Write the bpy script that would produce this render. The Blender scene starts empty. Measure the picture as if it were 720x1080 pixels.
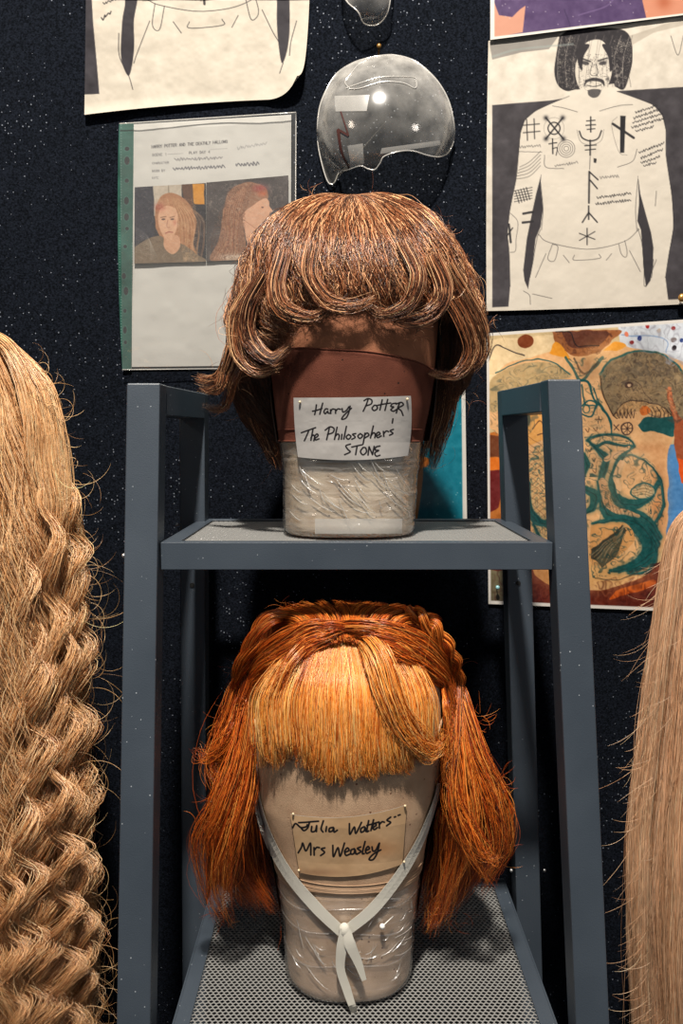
import bpy, math, random
import numpy as np
rng = np.random.default_rng(7); random.seed(7)
SC = bpy.context.scene; COL = SC.collection

# ---------------------------------------------------------------- camera, world, lights, exposure
F = 880.0; CAMZ = 1.45; PITCH = math.atan(80 / F)
cam = bpy.data.objects.new('camera', bpy.data.cameras.new('camera')); COL.objects.link(cam)
cam.location = (0, 0, CAMZ); cam.rotation_euler = (math.pi / 2 - PITCH, 0, 0)
cam.data.sensor_fit = 'VERTICAL'; cam.data.sensor_height = 36.0; cam.data.lens = 36.0 * F / 1080.0
cam.data.clip_start = 0.02
SC.camera = cam
SC.view_settings.view_transform = 'Standard'; SC.view_settings.look = 'None'
SC.view_settings.gamma = 1.0; SC.view_settings.use_curve_mapping = False
SC.view_settings.exposure = 0.0
W = bpy.data.worlds.new('world'); SC.world = W; W.use_nodes = True
W.node_tree.nodes['Background'].inputs[0].default_value = (0.75, 0.87, 1.0, 1)
W.node_tree.nodes['Background'].inputs[1].default_value = 0.17
def area(name, loc, target, size, power, col):
    l = bpy.data.lights.new(name, 'AREA'); l.shape = 'DISK'; l.size = size; l.energy = power; l.color = col
    o = bpy.data.objects.new(name, l); COL.objects.link(o); o.location = loc
    from mathutils import Vector
    o.rotation_euler = (Vector(target) - Vector(loc)).to_track_quat('-Z', 'Y').to_euler()
    return o
area('ceiling_spot_light', (-0.08, -0.20, 3.30), (0.0, 0.9, 1.3), 0.12, 132, (1.0, 0.92, 0.82))
area('gallery_side_light', (-1.9, -0.9, 2.6), (0.0, 0.95, 1.2), 0.4, 6, (1.0, 0.84, 0.68))
area('gallery_right_light', (1.8, -0.9, 2.4), (0.1, 0.95, 1.2), 0.4, 6, (1.0, 0.90, 0.80))

# ---------------------------------------------------------------- helpers
cp_, sp_ = math.cos(PITCH), math.sin(PITCH)
def un(u, v, Y):
    """point of the world plane y = Y seen at photograph coordinate (u, v)"""
    u = np.asarray(u, float); v = np.asarray(v, float); Y = np.asarray(Y, float)
    a = (u - 360) / F; b = (v - 540) / F
    dy = cp_ - b * sp_; dz = -sp_ - b * cp_
    t = Y / dy
    return np.stack(np.broadcast_arrays(a * t, Y + 0 * t, CAMZ + dz * t), -1)
def zv(v, Y): return float(un(360, v, Y)[2])
def xu(u, v, Y): return float(un(u, v, Y)[0])

def s2l(c):
    c = np.asarray(c, float) / 255.0
    return np.where(c <= 0.04045, c / 12.92, ((c + 0.055) / 1.055) ** 2.4)
def rgb(r, g, b): return tuple(float(x) for x in s2l((r, g, b))) + (1.0,)

ORG = {}     # world origin of every thing and of its parts
def tag(o, label=None, cat=None, group=None, kind=None):
    if label: o['label'] = label
    if cat: o['category'] = cat
    if group: o['group'] = group
    if kind: o['kind'] = kind
    return o
def thing(name, loc, label, cat, group=None):
    o = bpy.data.objects.new(name, None); COL.objects.link(o); o.location = loc
    o.empty_display_size = 0.02; ORG[o.name] = np.array(loc, float)
    return tag(o, label, cat, group)
def meshobj(name, verts, faces, mat, parent=None, smooth=True, cols=None):
    """faces: (n,k) int array or list of arrays/lists"""
    verts = np.asarray(verts, np.float64).reshape(-1, 3)
    org = ORG.get(parent.name, np.zeros(3)) if parent is not None else np.zeros(3)
    verts = verts - org
    me = bpy.data.meshes.new(name)
    if isinstance(faces, np.ndarray):
        groups = [faces]
    else:
        d = {}
        for f in faces: d.setdefault(len(f), []).append(f)
        groups = [np.array(x) for x in d.values()]
    me.vertices.add(len(verts)); me.vertices.foreach_set('co', verts.astype(np.float32).ravel())
    nl = sum(g.size for g in groups); nf = sum(len(g) for g in groups)
    me.loops.add(nl); me.loops.foreach_set('vertex_index', np.concatenate([g.ravel() for g in groups]).astype(np.int32))
    tot = np.concatenate([np.full(len(g), g.shape[1]) for g in groups]); st = np.concatenate([[0], np.cumsum(tot)[:-1]])
    me.polygons.add(nf); me.polygons.foreach_set('loop_start', st.astype(np.int32))
    try: me.polygons.foreach_set('loop_total', tot.astype(np.int32))
    except Exception: pass
    me.polygons.foreach_set('use_smooth', np.full(nf, smooth))
    if cols is not None:
        at = me.color_attributes.new('Col', 'FLOAT_COLOR', 'POINT')
        c4 = np.ones((len(verts), 4), np.float32); c4[:, :3] = cols
        at.data.foreach_set('color', c4.ravel())
    me.update(calc_edges=True); me.validate()
    if mat: me.materials.append(mat)
    o = bpy.data.objects.new(name, me); COL.objects.link(o)
    if parent is not None: o.parent = parent; ORG[o.name] = org
    return o
class MB:
    def __init__(s): s.v = []; s.f = []
    def add(s, verts, faces):
        b = len(s.v); s.v += [tuple(map(float, p)) for p in verts]; s.f += [[b + i for i in f] for f in faces]
    def box(s, lo, hi):
        x0, y0, z0 = lo; x1, y1, z1 = hi
        s.add([(x0,y0,z0),(x1,y0,z0),(x1,y1,z0),(x0,y1,z0),(x0,y0,z1),(x1,y0,z1),(x1,y1,z1),(x0,y1,z1)],
              [(0,3,2,1),(4,5,6,7),(0,1,5,4),(1,2,6,5),(2,3,7,6),(3,0,4,7)])
    def prism(s, bot, top):
        n = len(bot); s.add(list(bot) + list(top), [list(range(n))[::-1], list(range(n, 2*n))] + [[i, (i+1) % n, n+(i+1) % n, n+i] for i in range(n)])
    def tube(s, pts, r, n=8, cap=True):
        pts = np.array(pts, float); K = len(pts); r = np.broadcast_to(r, (K,))
        T = np.gradient(pts, axis=0); T /= np.linalg.norm(T, axis=1)[:, None] + 1e-12
        ref = np.array([0, 0, 1.0]) if abs(T[0, 2]) < .8 else np.array([1.0, 0, 0])
        vs = []
        for i in range(K):
            a = np.cross(T[i], ref); a /= np.linalg.norm(a) + 1e-12; b = np.cross(T[i], a)
            for k in range(n):
                w = 2 * math.pi * k / n; vs.append(pts[i] + r[i] * (a * math.cos(w) + b * math.sin(w)))
        fs = [[i*n+k, i*n+(k+1) % n, (i+1)*n+(k+1) % n, (i+1)*n+k] for i in range(K-1) for k in range(n)]
        if cap: fs += [list(range(n)), list(range((K-1)*n, K*n))[::-1]]
        s.add(vs, fs)
    def sphere(s, c, r, sc=(1, 1, 1), n=10, m=7):
        vs = [(c[0], c[1], c[2] + r*sc[2])]
        for j in range(1, m):
            th = math.pi * j / m
            for k in range(n):
                w = 2*math.pi*k/n; vs.append((c[0]+r*sc[0]*math.sin(th)*math.cos(w), c[1]+r*sc[1]*math.sin(th)*math.sin(w), c[2]+r*sc[2]*math.cos(th)))
        vs.append((c[0], c[1], c[2] - r*sc[2])); L = len(vs) - 1
        fs = [[0, 1+k, 1+(k+1) % n] for k in range(n)]
        for j in range(m-2):
            fs += [[1+j*n+k, 1+(j+1)*n+k, 1+(j+1)*n+(k+1) % n, 1+j*n+(k+1) % n] for k in range(n)]
        fs += [[L, 1+(m-2)*n+(k+1) % n, 1+(m-2)*n+k] for k in range(n)]
        s.add(vs, fs)
    def build(s, name, mat, parent=None, smooth=False, bevel=0):
        o = meshobj(name, s.v, s.f, mat, parent, smooth)
        if bevel:
            m = o.modifiers.new('bevel', 'BEVEL'); m.width = bevel; m.segments = 2; m.limit_method = 'ANGLE'
        return o
def grid_faces(nr, nc):
    i = np.arange(nr*nc).reshape(nr, nc)
    return np.stack([i[:-1, :-1], i[1:, :-1], i[1:, 1:], i[:-1, 1:]], -1).reshape(-1, 4)
def cr(P, n):
    """Catmull-Rom through the points P -> n points"""
    P = np.asarray(P, float); K = len(P)
    if K == 2: return P[0] + (P[1]-P[0]) * np.linspace(0, 1, n)[:, None]
    Q = np.vstack([2*P[0]-P[1], P, 2*P[-1]-P[-2]])
    t = np.linspace(0, K-1-1e-9, n); i = t.astype(int); f = (t-i)[:, None]
    a, b, c, d = Q[i], Q[i+1], Q[i+2], Q[i+3]
    return 0.5*((2*b) + (c-a)*f + (2*a-5*b+4*c-d)*f**2 + (3*b-a-3*c+d)*f**3)

# ---------------------------------------------------------------- materials
def mat(name, col=(.5,.5,.5,1), rough=.5, metal=0, spec=.5, bump=None, attr=None, alpha=1.0, noise=None, coat=0):
    m = bpy.data.materials.new(name); m.use_nodes = True; nt = m.node_tree; b = nt.nodes['Principled BSDF']
    b.inputs['Base Color'].default_value = col; b.inputs['Roughness'].default_value = rough
    b.inputs['Metallic'].default_value = metal; b.inputs['Specular IOR Level'].default_value = spec
    b.inputs['Alpha'].default_value = alpha; b.inputs['Coat Weight'].default_value = coat
    if attr:
        a = nt.nodes.new('ShaderNodeVertexColor'); a.layer_name = 'Col'; nt.links.new(a.outputs[0], b.inputs['Base Color'])
    if noise:      # (scale, dark colour, light colour)
        tc = nt.nodes.new('ShaderNodeTexCoord'); n = nt.nodes.new('ShaderNodeTexNoise'); n.inputs['Scale'].default_value = noise[0]; n.inputs['Detail'].default_value = 5
        r = nt.nodes.new('ShaderNodeValToRGB'); r.color_ramp.elements[0].position = .35; r.color_ramp.elements[1].position = .65
        r.color_ramp.elements[0].color = noise[1]; r.color_ramp.elements[1].color = noise[2]
        nt.links.new(tc.outputs['Object'], n.inputs['Vector']); nt.links.new(n.outputs[0], r.inputs[0]); nt.links.new(r.outputs[0], b.inputs['Base Color'])
    if bump:       # (scale, strength)
        tc = nt.nodes.new('ShaderNodeTexCoord'); n = nt.nodes.new('ShaderNodeTexNoise'); n.inputs['Scale'].default_value = bump[0]; n.inputs['Detail'].default_value = 4
        bp = nt.nodes.new('ShaderNodeBump'); bp.inputs['Strength'].default_value = bump[1]; bp.inputs['Distance'].default_value = .002
        nt.links.new(tc.outputs['Object'], n.inputs['Vector']); nt.links.new(n.outputs[0], bp.inputs['Height']); nt.links.new(bp.outputs[0], b.inputs['Normal'])
    return m
def speckle(m, scale, size, col, gate=.5, gscale=6.0):
    """small countless specks mixed over whatever feeds the base colour"""
    nt = m.node_tree; b = nt.nodes['Principled BSDF']
    tc = nt.nodes.new('ShaderNodeTexCoord'); vo = nt.nodes.new('ShaderNodeTexVoronoi'); vo.inputs['Scale'].default_value = scale
    nt.links.new(tc.outputs['Object'], vo.inputs['Vector'])
    lt = nt.nodes.new('ShaderNodeMath'); lt.operation = 'LESS_THAN'; nt.links.new(vo.outputs['Distance'], lt.inputs[0])
    # the speck size varies from cell to cell
    sx = nt.nodes.new('ShaderNodeSeparateColor'); nt.links.new(vo.outputs['Color'], sx.inputs[0])
    mr = nt.nodes.new('ShaderNodeMapRange'); mr.inputs[1].default_value = gate; mr.inputs[2].default_value = 1; mr.inputs[3].default_value = 0; mr.inputs[4].default_value = size
    nz = nt.nodes.new('ShaderNodeTexNoise'); nz.inputs['Scale'].default_value = gscale; nt.links.new(tc.outputs['Object'], nz.inputs['Vector'])
    mu = nt.nodes.new('ShaderNodeMath'); mu.operation = 'MULTIPLY'
    ad = nt.nodes.new('ShaderNodeMath'); ad.operation = 'ADD'; ad.inputs[1].default_value = .5
    nt.links.new(nz.outputs[0], ad.inputs[0])
    nt.links.new(sx.outputs[0], mu.inputs[0]); nt.links.new(ad.outputs[0], mu.inputs[1]); nt.links.new(mu.outputs[0], mr.inputs[0])
    nt.links.new(mr.outputs[0], lt.inputs[1])
    mx = nt.nodes.new('ShaderNodeMix'); mx.data_type = 'RGBA'
    src = b.inputs['Base Color'].links
    if src: nt.links.new(src[0].from_socket, mx.inputs[6])
    else: mx.inputs[6].default_value = b.inputs['Base Color'].default_value
    mx.inputs[7].default_value = col
    nt.links.new(lt.outputs[0], mx.inputs[0]); nt.links.new(mx.outputs[2], b.inputs['Base Color'])
    return m
def clear_plastic(name, haze, gloss, rough=.12, tint=(1, 1, 1, 1), bump=None, rimhaze=None):
    m = bpy.data.materials.new(name); m.use_nodes = True; nt = m.node_tree; nt.nodes.clear()
    out = nt.nodes.new('ShaderNodeOutputMaterial'); tr = nt.nodes.new('ShaderNodeBsdfTransparent'); tr.inputs[0].default_value = tint
    gl = nt.nodes.new('ShaderNodeBsdfGlossy'); gl.inputs['Roughness'].default_value = rough
    df = nt.nodes.new('ShaderNodeBsdfDiffuse'); df.inputs[0].default_value = (.85, .82, .76, 1)
    m1 = nt.nodes.new('ShaderNodeMixShader'); m2 = nt.nodes.new('ShaderNodeMixShader')
    m1.inputs[0].default_value = haze; nt.links.new(tr.outputs[0], m1.inputs[1]); nt.links.new(df.outputs[0], m1.inputs[2])
    lw = nt.nodes.new('ShaderNodeLayerWeight'); lw.inputs[0].default_value = .35
    mr = nt.nodes.new('ShaderNodeMapRange'); mr.inputs[3].default_value = gloss; mr.inputs[4].default_value = min(1, gloss * 4)
    nt.links.new(lw.outputs['Facing'], mr.inputs[0]); nt.links.new(mr.outputs[0], m2.inputs[0])
    nt.links.new(m1.outputs[0], m2.inputs[1]); nt.links.new(gl.outputs[0], m2.inputs[2]); nt.links.new(m2.outputs[0], out.inputs[0])
    if rimhaze:
        m3 = nt.nodes.new('ShaderNodeMapRange'); m3.inputs[3].default_value = haze; m3.inputs[4].default_value = rimhaze; nt.links.new(lw.outputs['Facing'], m3.inputs[0])
        tc = nt.nodes.new('ShaderNodeTexCoord'); n = nt.nodes.new('ShaderNodeTexNoise'); n.inputs['Scale'].default_value = 55; n.inputs['Detail'].default_value = 6; nt.links.new(tc.outputs['Object'], n.inputs['Vector'])
        m4 = nt.nodes.new('ShaderNodeMath'); m4.operation = 'MULTIPLY'; m5 = nt.nodes.new('ShaderNodeMath'); m5.operation = 'MULTIPLY'; m5.inputs[1].default_value = 2
        nt.links.new(n.outputs[0], m5.inputs[0]); nt.links.new(m3.outputs[0], m4.inputs[0]); nt.links.new(m5.outputs[0], m4.inputs[1]); nt.links.new(m4.outputs[0], m1.inputs[0])
    if bump:
        tc = nt.nodes.new('ShaderNodeTexCoord'); mp = nt.nodes.new('ShaderNodeMapping'); mp.inputs['Rotation'].default_value = bump[3]; mp.inputs['Scale'].default_value = bump[2]
        n = nt.nodes.new('ShaderNodeTexNoise'); n.inputs['Scale'].default_value = bump[0]; n.inputs['Detail'].default_value = 3; n.inputs['Distortion'].default_value = .8
        bp = nt.nodes.new('ShaderNodeBump'); bp.inputs['Strength'].default_value = bump[1]; bp.inputs['Distance'].default_value = .003
        nt.links.new(tc.outputs['Object'], mp.inputs[0]); nt.links.new(mp.outputs[0], n.inputs['Vector']); nt.links.new(n.outputs[0], bp.inputs['Height'])
        nt.links.new(bp.outputs[0], gl.inputs['Normal']); nt.links.new(bp.outputs[0], df.inputs['Normal'])
    return m

M_wall = speckle(mat('black_felt', rgb(16, 20, 27), .95, spec=.05, bump=(500, .6), noise=(420, rgb(4, 6, 10), rgb(20, 24, 32))), 260, .24, rgb(104, 109, 118), .74, 5)
M_floor = mat('dark_floor', rgb(30, 31, 34), .7, noise=(20, rgb(24, 25, 28), rgb(38, 39, 42)))
M_steel = speckle(mat('grey_painted_steel', rgb(70, 80, 92), .42, spec=.5, bump=(900, .12), noise=(7, rgb(49, 57, 66), rgb(60, 68, 77))), 230, .16, rgb(140, 146, 152), .80, 8)
M_mesh = mat('grey_mesh_steel', rgb(126, 126, 124), .4, spec=.6)
M_screw = mat('bright_screw', rgb(190, 190, 190), .3, metal=.8)
M_paper = mat('printed_paper', attr=True, rough=.75, spec=.25)
M_photo = mat('glossy_print', attr=True, rough=.22, spec=.5)
M_label = mat('label_paper', attr=True, rough=.8, spec=.2)
M_hair = None
def hair_mat(name, rough=.34, spec=.7, trans=.15):
    m = bpy.data.materials.new(name); m.use_nodes = True; nt = m.node_tree; b = nt.nodes['Principled BSDF']
    a = nt.nodes.new('ShaderNodeVertexColor'); a.layer_name = 'Col'; nt.links.new(a.outputs[0], b.inputs['Base Color'])
    b.inputs['Roughness'].default_value = rough; b.inputs['Specular IOR Level'].default_value = spec
    t = nt.nodes.new('ShaderNodeBsdfTranslucent'); nt.links.new(a.outputs[0], t.inputs[0])
    mx = nt.nodes.new('ShaderNodeMixShader'); mx.inputs[0].default_value = trans
    nt.links.new(b.outputs[0], mx.inputs[1]); nt.links.new(t.outputs[0], mx.inputs[2])
    nt.links.new(mx.outputs[0], nt.nodes['Material Output'].inputs[0])
    return m
M_hair = hair_mat('hair_strands'); M_hairblonde = hair_mat('blonde_strands', .33, .9, .25)

# ---------------------------------------------------------------- printed sheets: a small drawing kit evaluated on a fine grid of mesh vertices
def vnoise(U, V, scale, seed=0):
    r = np.random.default_rng(seed); g = r.random((67, 67))
    x = (U/scale) % 66; y = (V/scale) % 66; i = np.minimum(x.astype(int), 65); j = np.minimum(y.astype(int), 65); fx = x-i; fy = y-j
    fx = fx*fx*(3-2*fx); fy = fy*fy*(3-2*fy)
    return (g[j, i]*(1-fx)+g[j, i+1]*fx)*(1-fy) + (g[j+1, i]*(1-fx)+g[j+1, i+1]*fx)*fy
def fbm(U, V, scale, seed=0, o=4):
    a = 0; w = 1; s = 0
    for k in range(o): a = a + w*vnoise(U + 31*k, V + 17*k, scale/2**k, seed+k); s += w; w *= .5
    return a/s
def contour(cv, P, scale, k, wdt, col, alpha, seed, warp=6):
    """fine flowing line work inside the polygon P"""
    P = cv._t(P); w = cv._win(P.min(0), P.max(0)); x = cv.U[w]; y = cv.V[w]; ins = np.zeros(len(x), bool)
    for a, b in zip(P, np.roll(P, -1, 0)):
        if a[1] != b[1]: ins ^= ((a[1] > y) != (b[1] > y)) & (x < (b[0]-a[0])*(y-a[1])/(b[1]-a[1])+a[0])
    X = x+warp*(vnoise(x, y, scale*.6, seed+1)-.5)*2; Y = y+warp*(vnoise(x, y, scale*.6, seed+2)-.5)*2
    n = vnoise(X+200, Y+200, scale, seed)*k; d = np.abs((n % 1)-.5); g = np.exp(-(d/wdt)**2)*(.4+.9*vnoise(x+99, y, scale*.8, seed+5))
    cv._mix(w, np.clip(g*alpha, 0, 1)*ins, col)
class Canvas:
    def __init__(s, U, V, base): s.U = U; s.V = V; s.c = np.ones(U.shape + (3,)) * np.array(base, float); s.T = lambda p: p
    def _t(s, P): return np.array([s.T(p) for p in P], float)
    def _win(s, lo, hi): return np.nonzero((s.U >= lo[0]) & (s.U <= hi[0]) & (s.V >= lo[1]) & (s.V <= hi[1]))
    def _mix(s, w, cov, col):
        col = np.array(col, float); s.c[w] = s.c[w]*(1-cov[:, None]) + col*cov[:, None]
    def poly(s, P, col, alpha=1, soft=.7, smooth=False, grain=0, gs=3):
        P = s._t(P)
        if smooth: P = cr(np.vstack([P, P[:1]]), len(P)*6)[:-1]
        w = s._win(P.min(0)-soft-1, P.max(0)+soft+1); x = s.U[w]; y = s.V[w]
        if not len(x): return
        ins = np.zeros(len(x), bool); d = np.full(len(x), 1e9)
        for a, b in zip(P, np.roll(P, -1, 0)):
            e = b-a; L = e@e+1e-12; t = np.clip(((x-a[0])*e[0]+(y-a[1])*e[1])/L, 0, 1)
            d = np.minimum(d, (x-a[0]-t*e[0])**2+(y-a[1]-t*e[1])**2)
            if a[1] != b[1]: ins ^= ((a[1] > y) != (b[1] > y)) & (x < e[0]*(y-a[1])/e[1]+a[0])
        d = np.sqrt(d); sd = np.where(ins, -d, d); cov = np.clip(.5-sd/soft, 0, 1)*alpha
        if grain: cov = cov*np.clip(1-grain+grain*2*fbm(x, y, gs, 5), 0, 1)
        s._mix(w, cov, col)
    def stroke(s, P, wd, col, alpha=1, smooth=True, soft=.7):
        P = s._t(P); wd = np.broadcast_to(wd, (2,)) if np.ndim(wd) < 1 or len(np.atleast_1d(wd)) < 3 else np.array(wd)
        if smooth and len(P) > 2: P = cr(P, len(P)*5)
        mw = max(wd)/2+soft+.5
        w = s._win(P.min(0)-mw, P.max(0)+mw); x = s.U[w]; y = s.V[w]
        if not len(x): return
        cov = np.zeros(len(x)); n = len(P)
        W_ = np.interp(np.linspace(0, 1, n), np.linspace(0, 1, len(wd)), wd)
        for k in range(n-1):
            a = P[k]; e = P[k+1]-a; L = e@e+1e-12; t = np.clip(((x-a[0])*e[0]+(y-a[1])*e[1])/L, 0, 1)
            d = np.sqrt((x-a[0]-t*e[0])**2+(y-a[1]-t*e[1])**2)
            cov = np.maximum(cov, np.clip((W_[k]/2-d)/soft+.5, 0, 1))
        s._mix(w, cov*alpha, col)
    def blob(s, c, rx, ry, col, alpha=1, rot=0):
        k = math.dist(s.T((1., 0.)), s.T((0., 0.))); rx *= k; ry *= k; c = s.T(c); R = 2.2*max(rx, ry); w = s._win(np.array(c)-R, np.array(c)+R); x = s.U[w]-c[0]; y = s.V[w]-c[1]
        if not len(x): return
        a = math.radians(rot); X = x*math.cos(a)+y*math.sin(a); Y = -x*math.sin(a)+y*math.cos(a)
        s._mix(w, np.exp(-((X/rx)**2+(Y/ry)**2))*alpha, col)
    def ell(s, c, rx, ry, col, alpha=1, ring=None, soft=.7, rot=0):
        P = [(c[0]+rx*math.cos(t)*math.cos(rot)-ry*math.sin(t)*math.sin(rot), c[1]+rx*math.cos(t)*math.sin(rot)+ry*math.sin(t)*math.cos(rot)) for t in np.linspace(0, 2*math.pi, 22)]
        if ring: s.stroke(P, ring, col, alpha, soft=soft)
        else: s.poly(P[:-1], col, alpha, soft)
    def mottle(s, amp, scale, seed=1, tint=(1, 1, 1)):
        n = (fbm(s.U, s.V, scale, seed)-.5)*2*amp; s.c = s.c + n[..., None]*255*np.array(tint)
GL = {'A':[[(0,6),(2,0),(4,6)],[(1,4),(3,4)]],'B':[[(0,0),(0,6),(3,6),(4,4.5),(3,3),(0,3)],[(0,0),(3,0),(3.6,1.5),(3,3)]],'C':[[(4,1),(2,0),(0,2),(0,4),(2,6),(4,5)]],
 'D':[[(0,0),(0,6),(2,6),(4,4),(4,2),(2,0),(0,0)]],'E':[[(4,0),(0,0),(0,6),(4,6)],[(0,3),(3,3)]],'F':[[(4,0),(0,0),(0,6)],[(0,3),(3,3)]],'G':[[(4,1),(2,0),(0,2),(0,4),(2,6),(4,5),(4,3),(2,3)]],
 'H':[[(0,0),(0,6)],[(4,0),(4,6)],[(0,3),(4,3)]],'I':[[(2,0),(2,6)]],'K':[[(0,0),(0,6)],[(4,0),(0,3),(4,6)]],'L':[[(0,0),(0,6),(4,6)]],'M':[[(0,6),(0,0),(2,3),(4,0),(4,6)]],
 'N':[[(0,6),(0,0),(4,6),(4,0)]],'O':[[(2,0),(0,2),(0,4),(2,6),(4,4),(4,2),(2,0)]],'P':[[(0,6),(0,0),(3,0),(4,1.5),(3,3),(0,3)]],'R':[[(0,6),(0,0),(3,0),(4,1.5),(3,3),(0,3)],[(2,3),(4,6)]],
 'S':[[(4,1),(2,0),(0,1),(1,3),(3,3),(4,5),(2,6),(0,5)]],'T':[[(0,0),(4,0)],[(2,0),(2,6)]],'U':[[(0,0),(0,4),(2,6),(4,4),(4,0)]],'V':[[(0,0),(2,6),(4,0)]],'W':[[(0,0),(1,6),(2,2),(3,6),(4,0)]],
 'Y':[[(0,0),(2,3),(4,0)],[(2,3),(2,6)]],':':[[(2,2),(2,2.5)],[(2,5),(2,5.5)]],'1':[[(1,1),(2,0),(2,6)]],'4':[[(3,6),(3,0),(0,4),(4,4)]]}
def text(cv, s, x, y, h, slope, wd, col, alpha, sp=1.15):
    k = h/6
    for ch in s:
        for st in GL.get(ch, []): cv.stroke([(x+p[0]*k*.9, y+p[1]*k) for p in st], wd, col, alpha, smooth=False, soft=.5)
        x += h*.78*sp; y += h*.78*sp*slope
def scribble(cv, x0, y0, x1, y1, h, wd, col, alpha, seed):
    r = random.Random(seed); n = max(4, int(abs(x1-x0)/(h*.45))); P = []
    for i in range(n+1):
        t = i/n; P.append((x0+(x1-x0)*t+r.uniform(-.2, .2)*h, y0+(y1-y0)*t+(h*.5 if i % 2 else -h*.5)*r.uniform(.3, 1.1)))
    cv.stroke(P, wd, col, alpha)
def quad_uv(c, n_u, n_v, sag=None):
    """c: TL, TR, BR, BL in photograph coordinates; sag: (top, right, bottom, left) edge bulge offsets (du,dv)"""
    s = np.linspace(0, 1, n_u)[None, :]; t = np.linspace(0, 1, n_v)[:, None]; c = np.array(c, float)
    out = []
    for k in range(2):
        g = (c[0, k]*(1-s)+c[1, k]*s)*(1-t) + (c[3, k]*(1-s)+c[2, k]*s)*t
        if sag:
            g = g + 4*s*(1-s)*((1-t)*sag[0][k] + t*sag[2][k]) + 4*t*(1-t)*(s*sag[1][k]+(1-s)*sag[3][k])
        out.append(g)
    return out[0], out[1], s+0*t, t+0*s
def sheet(name, U, V, P, canvas_c, material, parent=None, thick=.0010):
    """paper sheet with its own thickness: front grid, back grid, rim"""
    nr, nc = U.shape; f = grid_faces(nr, nc); n = nr*nc
    back = P.reshape(-1, 3)[[0, nc-1, n-1, n-nc]] + np.array([0, thick, 0])
    rim_t = np.arange(nc); allv = P.reshape(-1, 3); cols = s2l(np.clip(canvas_c, 0, 255)).reshape(-1, 3)*.60
    # back: coarse copy every few vertices to keep it light
    ii = np.unique(np.linspace(0, nr-1, max(2, nr//12)).astype(int)); jj = np.unique(np.linspace(0, nc-1, max(2, nc//12)).astype(int))
    bk = P[np.ix_(ii, jj)] + np.array([0, thick, 0]); bf = grid_faces(len(ii), len(jj))[:, ::-1] + n
    verts = np.vstack([allv, bk.reshape(-1, 3)]); cc = np.vstack([cols, np.tile(s2l((190, 184, 172)), (bk.shape[0]*bk.shape[1], 1))])
    return meshobj(name, verts, np.vstack([f, bf]), material, parent, True, cc)
# ---------------------------------------------------------------- the setting
WY = 1.13                                             # wall plane
mb = MB(); mb.box((-1.8, WY, 0), (1.8, WY+.06, 3.0)); o = mb.build('wall_back', M_wall); tag(o, kind='structure')
mb = MB(); mb.box((-1.8, -1.6, -.05), (1.8, WY, 0)); o = mb.build('floor', M_floor); tag(o, kind='structure')

# ---------------------------------------------------------------- grey steel rack
def post(u0, v0, Y0, u1, v1, Y1, w=.0315, zend=0.0):
    a = un(u0, v0, Y0); b = un(u1, v1, Y1); k = (zend-a[2])/(b[2]-a[2]); e = a+(b-a)*k
    return a, e
rack = thing('metal_rack', (.02, .86, 0), 'grey painted steel shelf rack with two perforated mesh shelves', 'rack')
TW = .0315
PF = {}
for key, (u0, v0, Y0, u1, v1, Y1) in {'fl': (151, 404, .80, 140.5, 1080, .735), 'fr': (595, 400, .80, 625, 1080, .735)}.items():
    a, e = post(u0, v0, Y0, u1, v1, Y1); PF[key] = (a, e)
for key, (u0, v0, Y0, u1, v1, Y1) in {'rl': (202, 413, .985, 204.5, 980, .985), 'rr': (542.5, 412, .985, 558, 980, .985)}.items():
    a, e = post(u0, v0, Y0, u1, v1, Y1); PF[key] = (a, e)
for k in ('rl', 'rr'): PF[k][0][2] = PF['f'+k[1]][0][2] - .0
def at(key, z):
    a, e = PF[key]; t = (z-a[2])/(e[2]-a[2]); return a+(e-a)*t
for key in PF:
    a, e = PF[key]; w = TW if key[0] == 'f' else .030
    mb = MB()
    sq = lambda c: [(c[0]-w/2, c[1], c[2]), (c[0]+w/2, c[1], c[2]), (c[0]+w/2, c[1]+w, c[2]), (c[0]-w/2, c[1]+w, c[2])]
    mb.prism(sq(e), sq(a)); mb.build('front_post' if key[0] == 'f' else 'rear_post', M_steel, rack, bevel=.0015)
for sd in 'lr':
    f, r = PF['f'+sd][0], PF['r'+sd][0]; h = .030; w = .030; y0, y1 = f[1]+TW, r[1]
    xo = lambda c, y: c
    mb = MB()
    mb.prism([(f[0]-w/2, y0, f[2]-h), (f[0]+w/2, y0, f[2]-h), (r[0]+w/2, y1, r[2]-h), (r[0]-w/2, y1, r[2]-h)],
             [(f[0]-w/2, y0, f[2]-.0005), (f[0]+w/2, y0, f[2]-.0005), (r[0]+w/2, y1, r[2]-.0005), (r[0]-w/2, y1, r[2]-.0005)])
    mb.build('top_side_bar', M_steel, rack, bevel=.001)
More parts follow.
